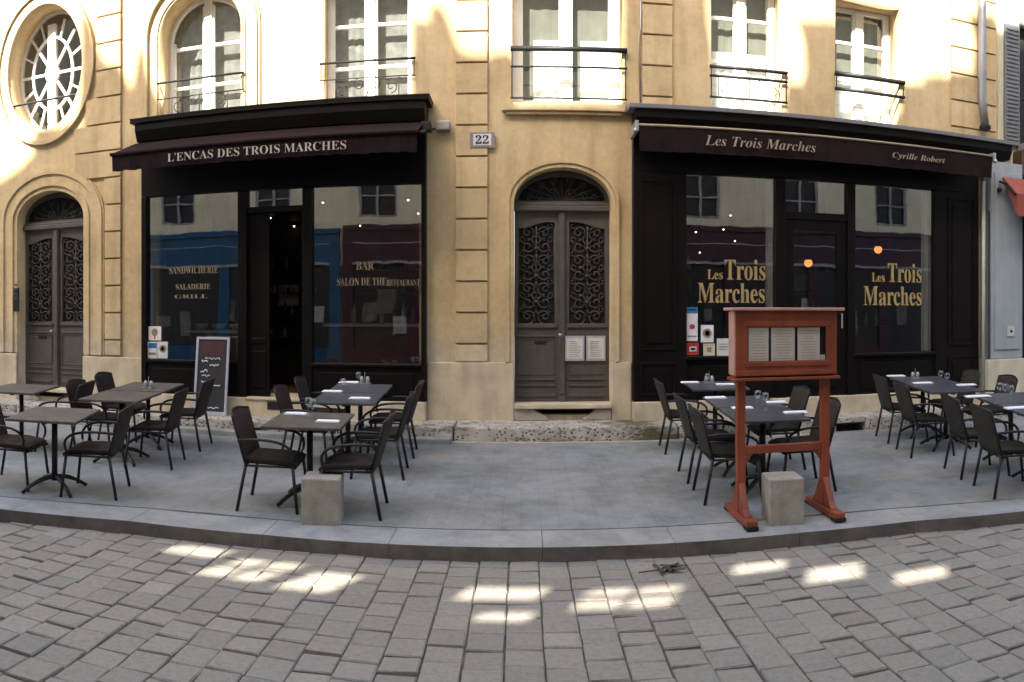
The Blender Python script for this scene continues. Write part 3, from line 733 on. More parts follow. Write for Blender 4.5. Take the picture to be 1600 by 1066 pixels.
SR = thing('shopfront', (4.0, 9.9, .63), 'black restaurant shopfront with gold window lettering and a closed glazed door, on the right', 'shopfront')
def right_shop():
    Y = 9.85; L, Rr = 1.42, 6.53; zb, zg0, zg1, zh = .615, 1.19, 3.56, 4.10
    xs = [X(p, Y) for p in (1073, 1213, 1228, 1325, 1337, 1462)]
    b = MB()
    for a, c in ((L, xs[0]), (xs[1], xs[2]), (xs[3], xs[4]), (xs[5], Rr)): b.box(a, c, Y, 10.0, zb, zg1)
    b.box(L, Rr, Y, 10.0, zg1 + .002, zh); b.box(xs[2], xs[3], Y + .02, 9.98, 3.02, 3.12)
    b.build('frame', 'black', SR, bevel=.006)
    for a, c in ((X(1000, Y), X(1056, Y)), (X(1481, Y), X(1522, Y))):
        b = MB(); w = .025
        for (za, zz) in ((1.28, 3.46), (.70, 1.12)):
            b.box(a, a + w, Y - .018, Y - .001, za, zz); b.box(c - w, c, Y - .018, Y - .001, za, zz)
            b.box(a + w, c - w, Y - .018, Y - .001, za, za + w); b.box(a + w, c - w, Y - .018, Y - .001, zz - w, zz)
            b.box(a + w + .05, c - w - .05, Y - .014, Y - .001, za + w + .06, zz - w - .06)
        b.build('pilaster_panel', 'black', SR, bevel=.004)
    for i, (a, c) in enumerate(((xs[0], xs[1]), (xs[4], xs[5]))):
        b = MB(); b.box(a, c, Y + .03, 9.98, zb, zg0 - .04); b.box(a - .03, c + .03, Y - .03, 9.99, zg0 - .038, zg0)
        b.box(a + .08, c - .08, Y + .012, Y + .029, zb + .08, zg0 - .12); b.build('base_panel', 'black', SR, bevel=.006)
        b = MB(); b.quad([(a, Y + .07, zg0), (c, Y + .07, zg0), (c, Y + .07, zg1), (a, Y + .07, zg1)]); p = b.build('window_pane', 'shop_glass', SR)
        if i == 0:
            text('Trois', X(1134, Y), X(1198, Y), Z(1166, 437, Y), .255, Y + .055, 'gold', p)
            text('Marches', X(1092, Y), X(1197, Y), Z(1145, 473, Y), .25, Y + .055, 'gold', p)
            text('Les', X(1107, Y), X(1131, Y), Z(1120, 436, Y), .12, Y + .055, 'gold', p)
        else:
            text('Trois', X(1390, Y), X(1443, Y), Z(1417, 441, Y), .26, Y + .055, 'gold', p)
            text('Marches', X(1352, Y), X(1443, Y), Z(1398, 477, Y), .26, Y + .055, 'gold', p)
            text('Les', X(1365, Y), X(1385, Y), Z(1375, 440, Y), .12, Y + .055, 'gold', p)
    b = MB(); b.quad([(xs[2], Y + .07, 3.12), (xs[3], Y + .07, 3.12), (xs[3], Y + .07, zg1), (xs[2], Y + .07, zg1)]); b.build('transom_pane', 'shop_glass', SR)
    # glazed door
    g0, g1 = X(1242, Y), X(1309, Y)
    d = plate('door', rect(xs[2] + .005, xs[3] - .005, .64, 3.018), [rect(g0, g1, 1.15, 2.88)], Y + .04, Y + .09, 'black', SR, bevel=.005)
    b = MB(); b.quad([(g0, Y + .07, 1.15), (g1, Y + .07, 1.15), (g1, Y + .07, 2.88), (g0, Y + .07, 2.88)]); b.build('door_pane', 'shop_glass', d)
    b = MB(); b.box(g0 + .02, g1 - .02, Y + .025, Y + .039, .75, 1.05); b.build('door_panel', 'black', d, bevel=.004)
    b = MB(); b.tube([(g1 + .06, Y - .01, 1.75), (g1 + .06, Y - .01, 1.55)], .012, 6); b.tube([(g1 + .06, Y + .04, 1.74), (g1 + .06, Y - .01, 1.74)], .008, 6); b.build('handle', 'alu', d)
    b = MB(); Yf = 9.62
    b.poly_x([(9.998, 4.102), (9.72, 4.102), (9.66, 4.22), (9.66, 4.318), (9.998, 4.318)], 1.42, 7.02); b.build('cornice', 'black', SR, bevel=.005)
    b = MB(); b.poly_x([(9.999, 4.32), (Yf, 4.32), (Yf, 4.375), (9.999, 4.41)], 1.34, 7.10); b.build('cornice_capping', 'zinc', SR, bevel=.006)
    shop_room(SR, 1.5, 6.42, .60, 3.62)
right_shop()

# loose things inside the shops
def drape_thing(x0, x1, z0, z1, y, label):
    b = MB(); n = 16; vs = [[], []]
    for q in range(n + 1):
        xx = x0 + (x1 - x0) * q / n; yy = y + .015 * math.sin(xx * 60)
        vs[0].append(b.bm.verts.new((xx, yy, z0))); vs[1].append(b.bm.verts.new((xx, yy, z1)))
    for q in range(n): b._f([vs[0][q], vs[0][q+1], vs[1][q+1], vs[1][q]])
    o = b.build('curtain', 'pale_drape'); m = o.modifiers.new('thick', 'SOLIDIFY'); m.thickness = .01
    tag(o, label, 'curtain')
drape_thing(X(1197, 10.0), X(1212, 10.0), 1.2, 3.56, 10.03, 'narrow pale curtain inside the restaurant window left of its door')
drape_thing(X(1440, 10.0), X(1460, 10.0), 1.2, 3.56, 10.03, 'narrow pale curtain at the right edge of the right restaurant window')
for px, py, lab in ((1263, 411, 'glowing round orange pendant lamp seen through the restaurant door'), (1372, 390, 'glowing round orange pendant lamp behind the right restaurant window')):
    Y = 12.0; x, z = X(px, Y), Z(px, py, Y)
    t = thing('pendant_lamp', (x, Y, z), lab, 'lamp', 'pendant lamps in the restaurant')
    b = MB(); b.sphere((x, Y, z), .07); b.build('lamp_globe', 'lamp', t, smooth=True)
    b = MB(); b.tube([(x, Y, z + .075), (x, Y, 3.61)], .006, 5); b.build('cord', 'railing', t)
    b = MB(); b.lathe([(.02, .11), (.045, .085), (.055, .055), (.05, .05)], (x, Y, z), 14); b.build('lamp_cap', 'counter', t, smooth=True)
spots = [(423, 340, 0), (460, 353, 0), (505, 316, 0), (563, 352, 0), (638, 312, 0), (654, 333, 0), (1141, 336, 1), (1130, 358, 1), (1148, 376, 1), (1093, 394, 1), (1087, 362, 1)]
names = ['ceiling spotlight above the open bistro doorway, nearer of the two', 'ceiling spotlight above the open bistro doorway, farther of the two', 'ceiling spotlight at the top left of the bistro bar window', 'lowest ceiling spotlight in the bistro bar window', 'ceiling spotlight at the top right of the bistro bar window', 'ceiling spotlight at the right edge of the bistro bar window',
         'topmost ceiling spotlight in the left restaurant window', 'second ceiling spotlight from the top in the left restaurant window', 'ceiling spotlight just above the word Trois', 'lowest left ceiling spotlight in the left restaurant window', 'faint ceiling spotlight at the left edge of the left restaurant window']
for (px, py, k), lab in zip(spots, names):
    zc = 3.47 if k == 0 else 3.58
    Y = min(14.3, (zc - CAMZ) * FOC / (PY - py) * math.cos((px - PX) / FOC)); x = X(px, Y); z = Z(px, py, Y)
    t = thing('ceiling_spotlight', (x, Y, z), lab, 'spotlight', 'small ceiling spotlights in the two shops')
    b = MB(); b.lathe([(.045, 0), (.055, .03), (.055, .06)], (x, Y, z), 12); b.build('housing', 'vent', t)
    b = MB(); b.sphere((x, Y - .02, z - .010), .017, 8); b.build('bulb', 'spot', t)
    if z + .06 < zc:
        b = MB(); b.tube([(x, Y, z + .06), (x, Y, zc)], .01, 5); b.build('stem', 'vent', t)
def bar():
    t = thing('bar_counter', (-2.0, 11.6, .6), 'wooden bar counter behind the right bistro window', 'counter')
    b = MB(); b.box(-2.9, -1.5, 11.4, 11.9, .602, 1.55); b.build('cabinet', 'counter', t, bevel=.01)
    b = MB(); b.box(-2.95, -1.45, 11.32, 11.95, 1.552, 1.60); b.build('worktop', 'ware', t, bevel=.01)
    t2 = thing('display_counter', (-4.4, 11.2, .6), 'low food display counter behind the left bistro window', 'counter')
    b = MB(); b.box(-5.0, -3.9, 11.0, 11.6, .602, 1.45); b.build('cabinet', 'counter', t2, bevel=.01)
    b = MB(); b.box(-5.05, -3.85, 10.95, 11.65, 1.452, 1.49); b.build('worktop', 'ware', t2, bevel=.01)
    r = random.Random(5)
    kinds = ['bottle'] * 7 + ['bowl'] * 5
    sp = [(-2.75, 1.60), (-2.55, 1.60), (-2.3, 1.6), (-2.1, 1.6), (-1.9, 1.6), (-1.75, 1.6), (-1.6, 1.6)]
    for i, (x, z) in enumerate(sp):
        b = MB(); h = r.uniform(.22, .32)
        b.lathe([(.035, 0), (.038, .02), (.038, h*.6), (.014, h*.78), (.013, h)], (x, 11.5 + r.uniform(0, .2), z), 12)
        tag(b.build('bottle', 'ware' if i % 2 else 'iron', smooth=True), ['pale', 'dark'][1 - i % 2] + ' bottle standing on the bar behind the right bistro window', 'bottle', 'bottles on the bar' if i % 2 else 'dark bottles on the bar')
    for i, x in enumerate((-4.9, -4.6, -4.3, -4.0)):
        b = MB(); b.lathe([(.05, 0), (.10, .05), (.12, .10), (.11, .10), (.04, .02)], (x, 11.25, 1.49), 14)
        tag(b.build('bowl', 'ware', smooth=True), 'pale bowl on the display counter behind the left bistro window', 'bowl', 'bowls on the display counter')
    # restaurant tables inside: a sideboard with bottles behind right window
    t3 = thing('sideboard', (5.2, 11.8, .6), 'dark wooden sideboard behind the right restaurant window', 'sideboard')
    b = MB(); b.box(4.6, 5.9, 11.6, 12.0, .602, 1.5); b.build('cabinet', 'counter', t3, bevel=.01)
    b = MB(); b.box(4.55, 5.95, 11.55, 12.05, 1.502, 1.54); b.build('top', 'counter', t3, bevel=.01)
    for i in range(6):
        b = MB(); h = r.uniform(.2, .3); b.lathe([(.032, 0), (.035, .02), (.035, h*.6), (.013, h*.78), (.012, h)], (4.75 + i * .2, 11.75, 1.54), 12)
        tag(b.build('bottle', 'ware', smooth=True), 'bottle standing on the sideboard behind the right restaurant window', 'bottle', 'bottles on the sideboard')
    for (xa, xb, yy, lab, r0) in ((-2.9, -1.45, 14.2, 'dark shelving with bottles on the back wall of the bistro, right side', 1), (-5.0, -3.7, 14.2, 'dark shelving with crockery on the back wall of the bistro, left side', 2), (2.0, 3.3, 14.2, 'wooden shelving at the back of the restaurant, left side', 3), (4.6, 6.2, 14.2, 'wooden shelving at the back of the restaurant, right side', 4)):
        t = thing('wall_shelf', ((xa+xb)/2, yy, .6), lab, 'shelves'); r = random.Random(r0)
        for q in range(4):
            b = MB(); z = 1.3 + q * .42; b.box(xa, xb, yy - .3, yy, z - .02, z); b.build('shelf', 'counter', t)
            x = xa + .06
            while x < xb - .06:
                if r.random() < .75:
                    hh = r.uniform(.12, .3); b = MB(); rr_ = r.uniform(.03, .05); b.lathe([(rr_, 0), (rr_, hh*.6), (rr_*.4, hh*.8), (rr_*.35, hh)], (x, yy - .15, z), 8)
                    b.build('jar', r.choice(['ware', 'counter', 'alu', 'iron']), t, smooth=True)
                x += r.uniform(.09, .16)
bar()
# small tables with chairs would hide behind the paint; a pale hanging poster inside each window
for x0, x1, z0, z1, Y, mat, lab in ((-2.35, -2.05, 1.75, 2.15, 12.6, 'menu_paper', 'pale poster on a stand inside the bistro bar window'), (5.0, 5.5, 2.2, 2.8, 14.3, 'menu_paper', 'pale framed picture on the back wall of the restaurant'), (-4.6, -4.2, 1.9, 2.3, 14.3, 'menu_paper', 'pale framed picture on the back wall of the bistro')):
    t = thing('framed_picture', ((x0+x1)/2, Y, z0), lab, 'picture')
    b = MB(); b.box(x0 - .03, x1 + .03, Y, Y + .02, z0 - .03, z1 + .03); b.build('frame', 'counter', t)
    b = MB(); b.box(x0, x1, Y - .004, Y - .001, z0, z1); b.build('print', mat, t)
    if Y < 13:
        b = MB(); b.box((x0+x1)/2 - .02, (x0+x1)/2 + .02, Y + .021, Y + .04, .602, z1); b.build('stand', 'iron', t)

# awnings
AL = thing('awning', (-3.2, 9.5, 4.1), 'rolled-in aubergine awning lettered L\'ENCAS DES TROIS MARCHES over the left bistro', 'awning')
def left_awning():
    x0, x1, yf = -5.225, -1.22, 9.03
    b = MB(); b.poly_x([(9.70, 4.150), (9.03, 3.885), (9.03, 3.865), (9.70, 4.12)], x0, x1); b.build('canopy', 'fabric', AL)
    n = 60; b = MB(); top, bot = [], []
    for i in range(n + 1):
        x = x0 + (x1 - x0) * i / n; w = .012 * math.sin(x * 9) + .006 * math.sin(x * 23)
        top.append(b.bm.verts.new((x, yf, 3.87))); bot.append(b.bm.verts.new((x, yf + .02 + w, 3.645 + .008 * math.sin(x * 31))))
    for i in range(n): b._f([top[i], top[i+1], bot[i+1], bot[i]])
    v = b.build('valance', 'fabric', AL); m = v.modifiers.new('thick', 'SOLIDIFY'); m.thickness = .004
    text("L'ENCAS DES TROIS MARCHES", X(262, 9.0), X(541, 9.0), 3.695, .10, 8.995, 'cream_letter', v, thin=.012)
    b = MB(); b.tube([(x0 - .02, yf - .01, 3.87), (x1 + .02, yf - .01, 3.87)], .024, 8); b.build('front_bar', 'fabric', AL, smooth=True)
    for xx in (x0 + .25, x1 - .25):
        b = MB(); b.tube([(xx, 9.72, 4.06), (xx + (.5 if xx < -3 else -.5), 9.35, 3.95), (xx, 9.06, 3.86)], .02, 6); b.build('folding_arm', 'railing', AL)
    b = MB(); b.box(x1 - .02, x1 + .10, 9.55, 9.75, 4.02, 4.12); b.tube([(x1 + .04, 9.5, 4.0), (x1 + .04, 9.1, 3.88)], .02, 6); b.build('end_bracket', 'railing', AL, bevel=.006)
left_awning()
AR = thing('awning', (4.0, 9.5, 4.1), 'closed cassette awning lettered Les Trois Marches in gold over the right restaurant', 'awning')
def right_awning():
    x0, x1, yf = 1.43, 6.47, 9.40
    b = MB(); b.poly_x([(9.84, 3.99), (9.84, 4.085), (9.50, 4.085), (9.42, 4.06), (9.42, 3.99)], x0, x1); b.build('cassette', 'fabric', AR, bevel=.006)
    b = MB(); b.tube([(x0 - .01, yf - .01, 4.05), (x1 + .01, yf - .01, 4.05)], .015, 8); b.build('front_bar', 'awning_letter', AR, smooth=True)
    n = 60; b = MB(); top, bot = [], []
    for i in range(n + 1):
        x = x0 + (x1 - x0) * i / n; w = .010 * math.sin(x * 8) + .005 * math.sin(x * 21)
        top.append(b.bm.verts.new((x, yf, 4.03))); bot.append(b.bm.verts.new((x, yf + .02 + w, 3.735 + .006 * math.sin(x * 31))))
    for i in range(n): b._f([top[i], top[i+1], bot[i+1], bot[i]])
    v = b.build('valance', 'fabric', AR); m = v.modifiers.new('thick', 'SOLIDIFY'); m.thickness = .004
    text('Les Trois Marches', X(1102, 9.36), X(1275, 9.36), 3.83, .12, 9.365, 'awning_letter', v, style='bi', thin=.010)
    text('Cyrille Robert', X(1395, 9.36), X(1477, 9.36), 3.855, .075, 9.365, 'awning_letter', v, style='bi', thin=.010)
    for xx, s in ((x0 - .01, -1), (x1 + .01, 1)):
        b = MB(); b.box(xx, xx + s * .045, 9.38, 9.86, 3.97, 4.10); b.sphere((xx + s * .04, 9.39, 3.98), .03, 8); b.build('end_cap', 'alu', AR, bevel=.006)
right_awning()

# stickers on the panes
def sticker(pa, pb, ya, yb, Y, mat, label, deco):
    x0, x1 = X(pa, Y), X(pb, Y); zc = (pa + pb) / 2; z0, z1 = Z(zc, yb, Y), Z(zc, ya, Y)
    t = thing('sticker', ((x0+x1)/2, Y, z0), label, 'sticker', 'stickers on the shop windows')
    b = MB(); b.box(x0, x1, Y - .003, Y, z0, z1); b.build('sheet', mat, t)
    w, h = x1 - x0, z1 - z0
    for kind, u0, u1, v0, v1, m in deco:
        b = MB()
        if kind == 'r': b.box(x0 + u0*w, x0 + u1*w, Y - .006, Y - .0035, z0 + v0*h, z0 + v1*h)
        else: b.poly_y(ellipse(x0 + (u0+u1)/2*w, z0 + (v0+v1)/2*h, (u1-u0)/2*w, (v1-v0)/2*h, 16), Y - .0065, Y - .0035)
        b.build('print', m, t)
yp = 9.905
sticker(232, 252, 510, 532, yp, 'menu_paper', 'cream and orange sticker low on the left bistro window', [('e', .25, .75, .3, .85, 'letter_grey'), ('r', .45, .55, .1, .3, 'red')])
sticker(231, 245, 534, 560, yp, 'plate_white', 'white sticker with a blue card emblem, low on the left bistro window', [('r', .1, .95, .62, .92, 'blue'), ('r', .1, .9, .2, .35, 'letter_grey')])
sticker(246, 262, 534, 560, yp, 'paper', 'white sticker with a round emblem beside the blue card one', [('e', .2, .85, .35, .8, 'letter_grey'), ('e', .35, .7, .45, .7, 'paper')])
sticker(1073, 1090, 480, 533, yp, 'plate_white', 'tall white sticker with a blue top in the left restaurant window', [('r', 0, 1, .82, 1, 'blue'), ('r', .12, .88, .90, .94, 'plate_white'), ('e', .25, .75, .35, .5, 'red'), ('r', .1, .9, .12, .16, 'letter_grey')])
sticker(1095, 1115, 508, 535, yp, 'plate_white', 'white sticker with a round grey emblem beside the blue-topped one', [('e', .15, .85, .25, .8, 'letter_grey'), ('e', .3, .7, .36, .68, 'plate_white'), ('r', .47, .53, .3, .75, 'letter_grey')])
sticker(1073, 1092, 536, 555, yp, 'red', 'small dark red sticker in the lower left corner of the restaurant window', [('r', .2, .8, .3, .7, 'paper'), ('r', .3, .7, .4, .6, 'red')])
sticker(1099, 1117, 537, 556, yp, 'cream', 'small cream sticker at the foot of the left restaurant window', [('r', .3, .7, .3, .7, 'letter_grey'), ('r', .1, .9, .85, .9, 'letter_grey')])
sticker(1120, 1143, 529, 556, yp, 'paper', 'white sheet at the foot of the left restaurant window beside the menu stand', [('r', .1, .9, .5, .55, 'letter_grey'), ('r', .1, .9, .65, .7, 'letter_grey'), ('r', .1, .7, .35, .4, 'letter_grey')])

# ================================================================= NEIGHBOUR ON THE RIGHT
nb = thing('town_house', (9.5, 10.2, .38), 'cream neighbouring house with a blue-grey pier and grey shutters at the right edge', 'building')
def neighbour():
    holes = [rect(7.40, 8.8, 4.4, 6.4), rect(7.32, 12.2, .66, 3.9), rect(9.9, 11.1, 4.4, 6.4)]
    plate('wall', rect(7.0, 13.5, 0, 9.0), holes, 10.0, 10.35, 'cream', nb)
    b = MB(); b.box(6.665, 7.26, 9.72, 9.998, 1.06, 4.06); b.box(6.73, 7.19, 9.70, 9.718, 1.2, 3.9); b.build('pier', 'blue_grey', nb, bevel=.008)
    b = MB(); b.box(6.60, 7.28, 9.68, 9.998, .3, 1.055); b.build('pier_base', 'cream', nb, bevel=.01)
    b = MB(); b.box(7.27, 12.3, 9.75, 9.997, 3.9, 4.30); b.build('fascia', 'counter', nb, bevel=.01)
    b = MB(); b.box(7.285, 7.45, 9.80, 9.995, .66, 3.89); b.box(7.455, 12.2, 9.85, 9.99, .66, 1.2); b.build('shop_frame', 'black', nb)
    b = MB(); b.box(7.46, 12.2, 9.9, 9.91, 1.2, 3.89); b.build('shop_window', 'opp_dark', nb)
    for x0 in (7.09, 8.82):
        b = MB(); b.box(x0, x0 + .28, 9.94, 9.99, 4.40, 6.3)
        for q in range(28): b.box(x0 + .03, x0 + .25, 9.925, 9.939, 4.48 + q * .064, 4.51 + q * .064)
        b.build('shutter', 'shutter', nb)
    b = MB(); b.quad([(7.4, 10.2, 4.4), (8.8, 10.2, 4.4), (8.8, 10.2, 6.4), (7.4, 10.2, 6.4)]); w = b.build('window', 'opp_dark', nb)
    b = MB(); b.box(8.15, 8.25, 10.15, 10.19, 4.4, 6.4); b.box(7.4, 7.48, 10.15, 10.19, 4.4, 6.4); b.build('window_frame', 'white', w)
    b = MB(); b.tube([(7.45, 9.6, 5.15), (9.0, 9.6, 5.15)], .022, 6); b.tube([(7.45, 9.98, 5.15), (7.45, 9.6, 5.15), (7.45, 9.62, 4.45)], .016, 6)
    for q in range(14): b.tube([(7.5 + q * .11, 9.6, 4.45), (7.5 + q * .11, 9.6, 5.15)], .009, 5)
    b.build('balcony_rail', 'railing', nb)
    b = MB(); b.box(7.35, 9.1, 9.55, 9.998, 4.32, 4.43); b.build('balcony_slab', 'pipe', nb, bevel=.01)
neighbour()
t = thing('awning', (9.4, 9.6, 3.6), 'small red cloth awning over the shop at the far right edge', 'awning')
b = MB(); b.poly_x([(9.69, 3.83), (9.32, 3.53), (9.32, 3.51), (9.69, 3.80)], 6.86, 12); b.build('canopy', 'red_awning', t)
b = MB(); b.box(6.86, 12, 9.31, 9.318, 3.20, 3.525); b.poly_x([(9.685, 3.80), (9.325, 3.50), (9.325, 3.21)], 6.86, 6.866); b.build('valance', 'red_awning', t)
b = MB(); b.tube([(6.80, 9.68, 3.75), (6.82, 9.5, 3.68), (6.84, 9.33, 3.52)], .02, 6); b.sphere((6.78, 9.66, 3.62), .04, 8); b.build('arm', 'railing', t)
t = thing('downpipe', (6.62, 9.9, 4.5), 'grey zinc downpipe ending in a boot above the right shop cornice', 'drainpipe')
b = MB(); b.tube([(6.60, 9.86, 9.0), (6.60, 9.86, 5.0), (6.64, 9.84, 4.62)], .062, 12); b.build('pipe', 'pipe', t, smooth=True)
b = MB(); b.lathe([(.085, 0), (.09, .02), (.09, .05), (.07, .07)], (6.64, 9.84, 4.55), 14); b.build('boot', 'railing', t)
for zz in (5.4, 6.6):
    b = MB(); b.lathe([(.068, 0), (.068, .035)], (6.60, 9.86, zz), 12); b.build('bracket', 'pipe', t)
t = thing('gas_pipe', (6.57, 9.8, .7), 'slim pale vertical pipe between the black shopfront and the blue-grey pier', 'pipe')
b = MB(); b.tube([(6.585, 9.80, .5), (6.585, 9.80, 3.75)], .03, 8); b.build('pipe', 'gas_pipe', t, smooth=True)
b = MB(); b.tube([(6.63, 9.72, 1.0), (6.63, 9.72, 3.3)], .012, 6); b.build('cable', 'railing', t)
t = thing('door_bell', (7.02, 9.69, 1.45), 'small pale bell plate with a black button on the blue-grey pier', 'doorbell')
b = MB(); b.box(6.95, 7.09, 9.685, 9.699, 1.40, 1.56); b.build('plate', 'gas_pipe', t, bevel=.003)
b = MB(); b.sphere((7.02, 9.684, 1.48), .02, 8); b.build('button', 'vent', t)

# ================================================================= ACROSS THE STREET (behind the camera; seen in the glass, throws the shade)
SUN_EL, SUN_AZ = rad(40), rad(25)
SUNV = Vector((-math.sin(SUN_AZ) * math.cos(SUN_EL), -math.cos(SUN_AZ) * math.cos(SUN_EL), math.sin(SUN_EL)))
OY = -3.2
def back(p):
    k = (p.y - OY) / -SUNV.y
    q = p + SUNV * k; return q.x, q.z
def opposite():
    op = thing('town_house', (0, OY, 0), 'pale yellow house across the street, seen mirrored in the shop windows', 'building')
    bl = [(-240, 300), (0, 282), (30, 262), (50, 240), (58, 205), (128, 196), (131, 32), (141, 34), (147, 60), (158, 88), (172, 104), (190, 108), (194, 140), (206, 132), (213, 100), (217, 76), (222, 76), (228, 108), (238, 140), (252, 158), (262, 178),
          (640, 178), (643, 30), (669, 32), (671, 8), (690, 8), (702, 42), (718, 80), (728, 90), (762, 90), (765, 82), (796, 80), (799, 175), (967, 175), (972, 120), (974, -260), (1092, -260), (1096, 10), (1104, 60), (1110, 175), (1224, 175), (1228, 130),
          (1252, 130), (1258, 105), (1256, 70), (1246, 31), (1306, 32), (1309, 175), (1406, 175), (1410, 130), (1440, 128), (1444, 118), (1518, 118), (1523, 70), (1512, 28), (1552, 28), (1556, 47), (1640, 50), (1800, 40)]
    top = []  # unseen roofline, shaped so that its shade edge lands on the facade
    for px, py in bl:
        Y = 10.0
        top.append(back(Vector((X(px, Y), Y, Z(px, py, Y)))))
    xl, xr = top[0][0], top[-1][0]
    outer = [(-26, -.1), (20, -.1), (20, top[-1][1]), (xr + .5, top[-1][1])] + top[::-1] + [(xl - .5, top[0][1]), (-26, top[0][1])]
    holes = []
    wins = []
    for cx in (-17.5, -14.2, -10.85, -7.6, -4.3, -1.0, 2.2, 5.4, 8.6, 11.8):
        holes.append(rect(cx - .6, cx + .6, 4.65, 6.55)); wins.append(cx)
    # added openings, cut through the wall to throw sun patches on the road
    pt = [(-2.32, 5.36, .42, .20), (-1.82, 5.12, .46, .42), (-1.30, 5.02, .34, .36), (-.12, 4.98, .50, .20), (-.10, 4.60, .30, .12), (.66, 4.86, .60, .32),
          (1.62, 5.24, .36, .18), (2.06, 4.95, .40, .28), (2.56, 4.66, .38, .20)]
    lights = []
    for x, y, w, dy in pt:
        cx, cz = back(Vector((x, y, 0))); hw, hh = w/2 + .045, dy * .926 / 2 + .09
        holes.append(rect(cx - hw, cx + hw, cz - hh, cz + hh)); lights.append((cx, cz, hw, hh))
    plate('wall', outer, holes, OY - .2, OY, 'opp_plaster', op)
    for cx in wins:
        b = MB()
        for s in (-1, 1): b.box(cx + s * .6, cx + s * .52, OY - .12, OY - .06, 4.65, 6.55)
        b.box(cx - .04, cx + .04, OY - .12, OY - .05, 4.65, 6.55)
        for zz in (4.7, 5.3, 5.95, 6.5): b.box(cx - .52, cx + .52, OY - .11, OY - .065, zz - .025, zz + .025)
        w = b.build('window', 'opp_trim', op)
        b = MB(); b.box(cx - .6, cx + .6, OY - .16, OY - .15, 4.65, 6.55); b.build('pane', 'opp_dark', w)
    for cx, cz, hw, hh in (lights[1], lights[5]):
        b = MB(); b.box(cx - .02, cx + .02, OY - .12, OY - .08, cz - hh, cz + hh); b.box(cx - hw, cx + hw, OY - .079, OY - .06, cz - .03, cz + .02); b.build('sun_patch_bars', 'iron', op)  # crossbars added to break up the sun patches
    def front(x0, x1, z1, mat, lab, rows):
        t = thing('shopfront', ((x0+x1)/2, OY + .1, 0), lab, 'shopfront')
        b = MB(); b.box(x0, x1, OY + .001, OY + .12, 3.2, z1); b.box(x0, x1, OY + .121, OY + .2, z1 - .15, z1)
        for xx in rows: b.box(xx - .18, xx + .18, OY + .001, OY + .10, 0, 3.2)
        b.box(x0, x1, OY + .001, OY + .08, 0, .7); b.build('frame', mat, t)
        b = MB(); b.box(x0, x1, OY + .003, OY + .02, .7, 3.2); b.build('window', 'opp_dark', t)
        b = MB(); b.box(x0 + .3, x1 - .3, OY + .1205, OY + .14, 3.84, 3.87); b.box(x0 + .3, x1 - .3, OY + .1205, OY + .15, 3.22, 3.30); b.build('moulding', 'opp_trim', t)
        r = random.Random(int(x0 * 10)); xx = x0 + .6
        while xx < x1 - .8:
            ww = r.uniform(.15, .6); zz = r.uniform(.8, 1.6); hh_ = r.uniform(.2, 1.0)
            b = MB(); b.box(xx, xx + ww, OY + .021, OY + .05, zz, zz + hh_); b.build('display_panel', r.choice(['opp_trim', 'opp_display', 'opp_display']), t); xx += ww + r.uniform(.2, .8)
        return t
    front(-19.5, -5.45, 4.33, 'opp_blue', 'bright blue shopfront across the street, mirrored in the bistro windows', (-19.3, -16.5, -13.6, -11.9, -9.2, -6.8, -5.6))
    front(-5.35, 13.5, 4.40, 'opp_purple', 'burgundy shopfront across the street, mirrored beside the blue one', (-5.2, -3.2, -.8, 1.6, 4.0, 6.3, 9, 11.5, 13.3))
    front(13.7, 19, 4.1, 'opp_dark', 'dark shopfront across the street, to the right of the burgundy one', (14, 16, 18.5))
opposite()

